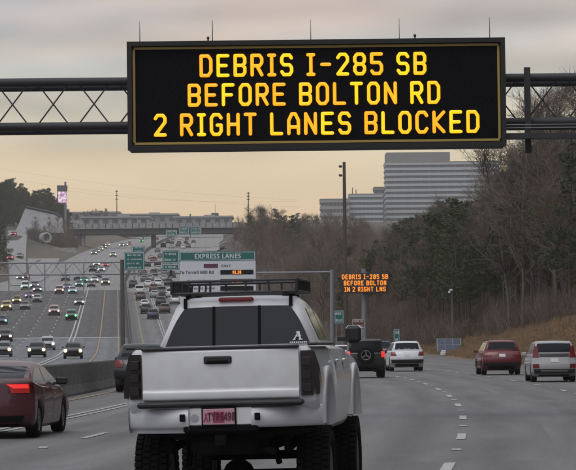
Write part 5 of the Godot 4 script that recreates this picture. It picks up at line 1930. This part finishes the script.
func hillside():
	M.ramp_concrete = grainy(mat(0.30, 0.295, 0.285, 0.9), 0.08, 0.8, 1.0, 95)
	s_ramp("hillside_ramp", [[286, 11, 30], [278, 9, 27], [268, 8, 26], [256, 7, 26], [244, 7, 26.5], [231, 8, 28]], 400.0)
	var dirt := grainy(mat(0.24, 0.155, 0.095, 0.95), 0.1, 0.6, 1.0, 96)
	s_ramp("dirt_slope", [[282, 31, 41], [275, 29, 50], [267, 28, 56], [259, 27.5, 60]], 400.0)
	var s: Shape
	var c := ground_at(20, 232, 400)
	var z := -c.z
	var t := thing("retaining_wall", "pale sloping retaining wall below the dark hillside trees", "wall", Vector3(c.x, c.y, -z))
	var poly := [at(15, 233, z), at(63, 233, z), at(61, 217.5, z), at(56, 213.5, z), at(26, 207, z)]
	s = Shape.new()
	for i in range(1, 4): s.tri(poly[0] - c, poly[i] - c, poly[i + 1] - c)
	for i in 5:
		var p: Vector3 = poly[i] - c
		var q: Vector3 = poly[(i + 1) % 5] - c
		s.quad(q, p, p + Vector3(0, 0, -6), q + Vector3(0, 0, -6))
	piece("wall", s, grainy(mat(0.52, 0.53, 0.54, 0.9), 0.05, 0.88, 1.0, 97), t)
	s = Shape.new()
	for e in [[at(26, 207, z), at(56, 213.5, z)], [at(56, 213.5, z), at(61, 217.5, z)]]:
		s.tube(e[0] - c, e[1] - c, 0.45, 0.45, 5)
	piece("coping", s, M.dark_steel, t)
	# big concrete pipe end
	c = ground_at(45.5, 245.5, 400)
	z = -c.z
	c = at(45.5, 238, z)
	t = thing("concrete_pipe", "huge pale concrete pipe ring lying on the brushy slope", "pipe", c, 0.9)
	s = Shape.new()
	var r := 5.6 * z / FOCAL
	s.lathe_x([[1.2, r * 0.62], [1.2, r], [-1.2, r], [-1.2, r * 0.62], [1.2, r * 0.62]], 28)
	piece("ring", s, M.pale_concrete, t)
	t.rotation.y = -PI / 2 + 0.5
	# low white wall and rail below it
	a_rail()
	# lit billboard on a post
	z = 1060.0
	c = at(62.5, 196.5, z)
	t = thing("billboard", "glowing pink and white digital billboard on a tall post", "billboard", c, 0.25)
	var w := 9.5 * z / FOCAL
	var h := 12.0 * z / FOCAL
	s = Shape.new()
	s.box(Vector3(0, 0, -0.6), Vector3(w, h, 1.0))
	piece("cabinet", s, M.dark_steel, t)
	s = Shape.new()
	s.box(Vector3(0, -0.2, 0.0), Vector3(w * 0.94, h * 0.92, 0.2))
	var im := Image.create(32, 32, false, Image.FORMAT_RGB8)
	var nn := FastNoiseLite.new()
	nn.seed = 5
	nn.frequency = 0.09
	for y in 32:
		for x in 32:
			var v := nn.get_noise_2d(x, y)
			im.set_pixel(x, y, Color(0.98, 0.88, 0.95).lerp(Color(0.62, 0.42, 0.58), clampf(v * 1.6 + 0.35, 0, 1)))
	var scr := mat(0.1, 0.1, 0.1, 0.4)
	scr.emission_enabled = true
	scr.emission_texture = ImageTexture.create_from_image(im)
	scr.emission_energy_multiplier = 0.95
	scr.uv1_triplanar = true
	scr.uv1_scale = Vector3.ONE * 0.2
	piece("screen", s, scr, t)
	s = Shape.new()
	s.box(Vector3(0, h / 2 + 0.9, -0.4), Vector3(w * 1.06, 2.2, 1.2))
	piece("header", s, mat(0.12, 0.11, 0.11, 0.9), t)
	s = Shape.new()
	s.tube(Vector3(w * 0.36, terrain_y(c.x, z) - c.y, -0.8), Vector3(w * 0.36, h / 2 + 3.4, -0.8), 0.5, 0.4, 8)
	piece("post", s, M.galvanised, t)

func a_rail():
	var z := 880.0
	var a := at(44, 249, z)
	var b := at(76, 251, z)
	var t := thing("low_wall", "low pale wall under the brush beside the overpass abutment", "wall", a.lerp(b, 0.5))
	var s := Shape.new()
	s.box(Vector3(0, -0.4, 0), Vector3(b.x - a.x, 2.2, 1.0))
	piece("wall", s, M.pale_concrete, t)
	for i in 6:
		s = Shape.new()
		s.box(Vector3((b.x - a.x) * (0.05 + 0.17 * i - 0.45) + 1.0, -2.2, 0.3), Vector3(0.5, 2.4, 0.4))
		piece("post", s, M.galvanised, t)
	s = Shape.new()
	s.box(Vector3(1.4, -2.4, 0.55), Vector3((b.x - a.x) * 0.8, 0.35, 0.15))
	piece("rail", s, M.galvanised, t)

# ---------------------------------------------------------------- woods
const SKYLINE := [[226.0, 228.0], [236.0, 214.0], [252.0, 199.0], [262.0, 205.0], [275.0, 203.0], [290.0, 207.0], [320.0, 211.0], [345.0, 212.0], [370.0, 219.0], [390.0, 226.0], [410.0, 215.0], [430.0, 206.0], [450.0, 195.0], [466.0, 190.0], [482.0, 186.0], [500.0, 178.0], [510.0, 158.0], [522.0, 144.0], [545.0, 134.0], [576.0, 118.0], [620.0, 100.0]]
const LEFT_LINE := [[-30.0, 182.0], [0.0, 180.0], [10.0, 177.0], [22.0, 184.0], [36.0, 189.0], [50.0, 187.0], [58.0, 196.0], [66.0, 203.0], [74.0, 209.0], [90.0, 208.0], [104.0, 207.0], [114.0, 213.0]]
const HEIGHTS := {"bare_tree": 16.0, "pine_tree": 18.0, "evergreen_tree": 15.0}

func wood_edge(z: float) -> float:          # how far from the road the growth starts
	return lut(RIGHT_EDGE, z) + (13.0 if z < 235 else lerpf(9.0, 2.0, clampf((z - 235) / 65.0, 0, 1)))

func grow(kind: String, u: float, z: float, v_top: float, label: String, group: String, min_h := 5.0):
	var p := at(u, 300, z)
	p.y = terrain_y(p.x, z) - 0.15
	var h := at(u, v_top, z).y - p.y
	if h < min_h: return
	plant_tree(kind, rng.randi() % 5, p, h / HEIGHTS[kind], label, group)

func woods():
	for i in 5:
		templates["bare_tree%d" % i] = bare_tree_mesh(16.0, 100 + i, 0.26 + 0.04 * i)
		templates["pine_tree%d" % i] = pine_mesh(18.0, 200 + i, 0.30 + 0.06 * (i % 3), 0.17 + 0.015 * i)
		templates["evergreen_tree%d" % i] = pine_mesh(15.0, 300 + i, 0.06, 0.20 + 0.015 * i)
	rng.seed = 77
	# tall wood on the bank at the right
	for i in 300:
		var u := 392.0 + 205.0 * fposmod(i * 0.6180339, 1.0) + rng.randf_range(-3, 3)
		var z := rng.randf_range(245, 430)
		var p := at(u, 300, z)
		if p.x < wood_edge(z) + 1.5: continue
		var pine := rng.randf() < (0.7 if u < 500 else 0.5)
		var spot := "the solar panel" if u < 465 else ("the dark red vehicle" if u < 530 else "the silver hatchback")
		var top := lut(SKYLINE, u)
		var drop := 345.0 - top
		var v := top + drop * (absf(rng.randfn()) * 0.15 if not pine else 0.03 + absf(rng.randfn()) * 0.15)
		grow("pine_tree" if pine else "bare_tree", u, z, v, ("dark pine in the roadside wood behind " if pine else "bare grey brown tree in the roadside wood behind ") + spot, ("pines of the roadside wood behind " if pine else "bare trees of the roadside wood behind ") + spot)
	# thin bare crowns that stand above it
	for e in [[508, 132, 270], [522, 96, 262], [538, 84, 268], [553, 80, 275], [566, 78, 262], [579, 70, 270], [590, 66, 266], [512, 112, 300]]:
		grow("bare_tree", e[0], e[2], e[1], "tall bare crown standing above the roadside wood near the truss end", "tall bare trees above the roadside wood")
	# middle wood, beyond the curve
	for i in 230:
		var u := 234.0 + 216.0 * fposmod(i * 0.6180339, 1.0) + rng.randf_range(-2, 2)
		var z := rng.randf_range(560, 900)
		var p := at(u, 300, z)
		if p.x < lut(RIGHT_EDGE, z) + 3: continue
		var pine := rng.randf() < (0.4 if u < 300 else 0.18)
		var top := lut(SKYLINE, u)
		var part := "beside the overpass end" if u < 275 else ("above the pickup roof basket" if u < 325 else ("around the light mast" if u < 385 else "below the office slab"))
		var v := top + absf(rng.randfn()) * 14.0 + (4.0 if pine else 0.0)
		grow("pine_tree" if pine else "bare_tree", u, z, v, ("dark evergreen in the middle wood " if pine else "bare tree in the hazy middle wood ") + part, ("evergreens of the middle wood " if pine else "bare trees of the middle wood ") + part)
	# nearer low growth in front of it
	for i in 190:
		var u := 258.0 + 190.0 * fposmod(i * 0.6180339, 1.0) + rng.randf_range(-2, 2)
		var z := rng.randf_range(350, 540)
		var p := at(u, 300, z)
		if p.x < lut(RIGHT_EDGE, z) + 3: continue
		var pine := rng.randf() < (0.15 if u < 390 else 0.5)
		var part := "behind the gantry column" if u < 340 else ("behind the small message board" if u < 395 else "behind the white utility vehicle")
		grow("pine_tree" if pine else "bare_tree", u, z, rng.randf_range(238, 285) if u < 395 else lut(SKYLINE, u) + absf(rng.randfn()) * 30.0, ("evergreen at the near edge of the middle wood " if pine else "bare tree at the near edge of the middle wood ") + part, ("evergreens at the wood edge " if pine else "bare trees at the wood edge ") + part)
	# dark hill at the left
	for i in 100:
		var u := -14.0 + 84.0 * fposmod(i * 0.6180339, 1.0) + rng.randf_range(-2, 2)
		var z := rng.randf_range(1075, 1200)
		grow("evergreen_tree", u, z, lut(LEFT_LINE, u) + absf(rng.randfn()) * 9.0, "dark evergreen on the hill above the pale retaining wall" if u > 18 else "dark evergreen on the hill above the top of the ramp", "evergreens above the wall" if u > 18 else "evergreens above the ramp")
	for i in 16:
		var u := 64.0 + 50.0 * fposmod(i * 0.6180339, 1.0)
		grow("bare_tree" if i % 3 else "pine_tree", u, rng.randf_range(1500, 1700), lut(LEFT_LINE, u) + absf(rng.randfn()) * 3.0, "far tree on the skyline between billboard and mast", "far skyline trees", 3.0)
	for i in 46:
		var u := rng.randf_range(-14, 6)
		grow("evergreen_tree", u, rng.randf_range(640, 900), rng.randf_range(215, 262), "dark evergreen beside the foot of the hillside ramp", "evergreens by the hillside ramp")
	for i in 34:
		var u := rng.randf_range(33, 76)
		var z := rng.randf_range(930, 1010)
		grow("bare_tree", u, z, rng.randf_range(214, 236), "small bare tree on the brushy slope by the concrete pipe", "bare trees on the brushy slope", 2.0)
	# the same wood runs on beside the road, nearer than the lens reaches; the cars mirror it
	var near_mm := MultiMesh.new()
	near_mm.transform_format = MultiMesh.TRANSFORM_3D
	near_mm.mesh = templates["evergreen_tree1"][1]
	near_mm.instance_count = 420
	for i in 420:
		var z := -30.0 + 265.0 * i / 420.0
		var x := maxf(lut(RIGHT_EDGE, z) + rng.randf_range(14, 40), 0.112 * z + 12.0)
		near_mm.set_instance_transform(i, Transform3D(Basis(Vector3.UP, rng.randf() * TAU).scaled(Vector3.ONE * rng.randf_range(1.3, 1.9)), Vector3(x, terrain_y(x, z) - 0.2, -z)))
	var near_wood := MultiMeshInstance3D.new()
	near_wood.name = "roadside_wood"
	near_wood.multimesh = near_mm
	near_wood.material_override = M.needles[1]
	add_child(near_wood)
	tag(near_wood, "evergreen wood continuing along the verge towards the viewer", "wood", "", "stuff")
	# dry grass on the bank
	var tuft := Shape.new()
	for i in 18:
		var a := rng.randf() * TAU
		var p := Vector3(cos(a), 0, sin(a)) * rng.randf() * 0.22
		var d := Vector3(rng.randfn() * 0.5, 1, rng.randfn() * 0.5).normalized() * rng.randf_range(0.14, 0.42)
		var w := Vector3(-sin(a), 0, cos(a)) * 0.022
		tuft.tri(p - w, p + w, p + d)
	var tuft_mesh := tuft.mesh()
	for tone in 2:
		var gm := MultiMesh.new()
		gm.transform_format = MultiMesh.TRANSFORM_3D
		gm.mesh = tuft_mesh
		var spots := []
		for i in 5200:
			var z := rng.randf_range(150, 305)
			var x := lut(RIGHT_EDGE, z) + 0.3 + 13.0 * rng.randf()
			spots.append(Transform3D(Basis(Vector3.UP, rng.randf() * TAU).scaled(Vector3.ONE * rng.randf_range(0.5, 1.3)), Vector3(x, terrain_y(x, z) - 0.03, -z)))
		gm.instance_count = spots.size()
		for i in spots.size(): gm.set_instance_transform(i, spots[i])
		var go := MultiMeshInstance3D.new()
		go.name = numbered("dry_grass")
		go.multimesh = gm
		go.material_override = mat(0.30, 0.20, 0.115, 0.95) if tone == 0 else mat(0.20, 0.14, 0.085, 0.95)
		add_child(go)
		tag(go, "pale dry grass on the roadside bank" if tone == 0 else "darker dead grass mixed into the roadside bank", "grass", "", "stuff")
	# brush
	var mm_mesh := shrub_mesh(2.6, 400).mesh()
	for zone in [["brush", "tangled grey brown brush along the foot of the roadside wood", 620, 395.0, 600.0, 225.0, 420.0, 12.0, 0], ["brush", "paler tangled stems mixed into the roadside brush", 380, 395.0, 600.0, 225.0, 420.0, 12.0, 3], ["brush", "low tangled brush below the middle wood", 900, 240.0, 440.0, 295.0, 860.0, 1.5, 1], ["brush", "dark stems below the middle wood edge", 500, 240.0, 440.0, 295.0, 860.0, 1.5, 2], ["brush", "dark brush over the slope beside the concrete pipe", 500, 30.0, 78.0, 900.0, 1000.0, -999.0, 2], ["brush", "thick brush where the bank runs out behind the off-roader", 260, 345.0, 445.0, 300.0, 370.0, 1.0, 0]]:
		var mm := MultiMesh.new()
		mm.transform_format = MultiMesh.TRANSFORM_3D
		mm.mesh = mm_mesh
		var list := []
		for i in zone[2]:
			var z := rng.randf_range(zone[5], zone[6])
			var p := at(rng.randf_range(zone[3], zone[4]), 300, z)
			if zone[7] > 0 and p.x < wood_edge(z): continue
			if zone[7] < 0 and p.x > median_x(z) - left_b(z) - 3: continue
			p.y = terrain_y(p.x, z) - 0.1
			list.append(Transform3D(Basis(Vector3.UP, rng.randf() * TAU).scaled(Vector3.ONE * rng.randf_range(0.4, 1.35)), p))
		mm.instance_count = list.size()
		for i in list.size(): mm.set_instance_transform(i, list[i])
		var o := MultiMeshInstance3D.new()
		o.name = numbered(zone[0])
		o.multimesh = mm
		o.material_override = M.twigs[zone[8]]
		add_child(o)
		tag(o, zone[1], "brush", "", "stuff")
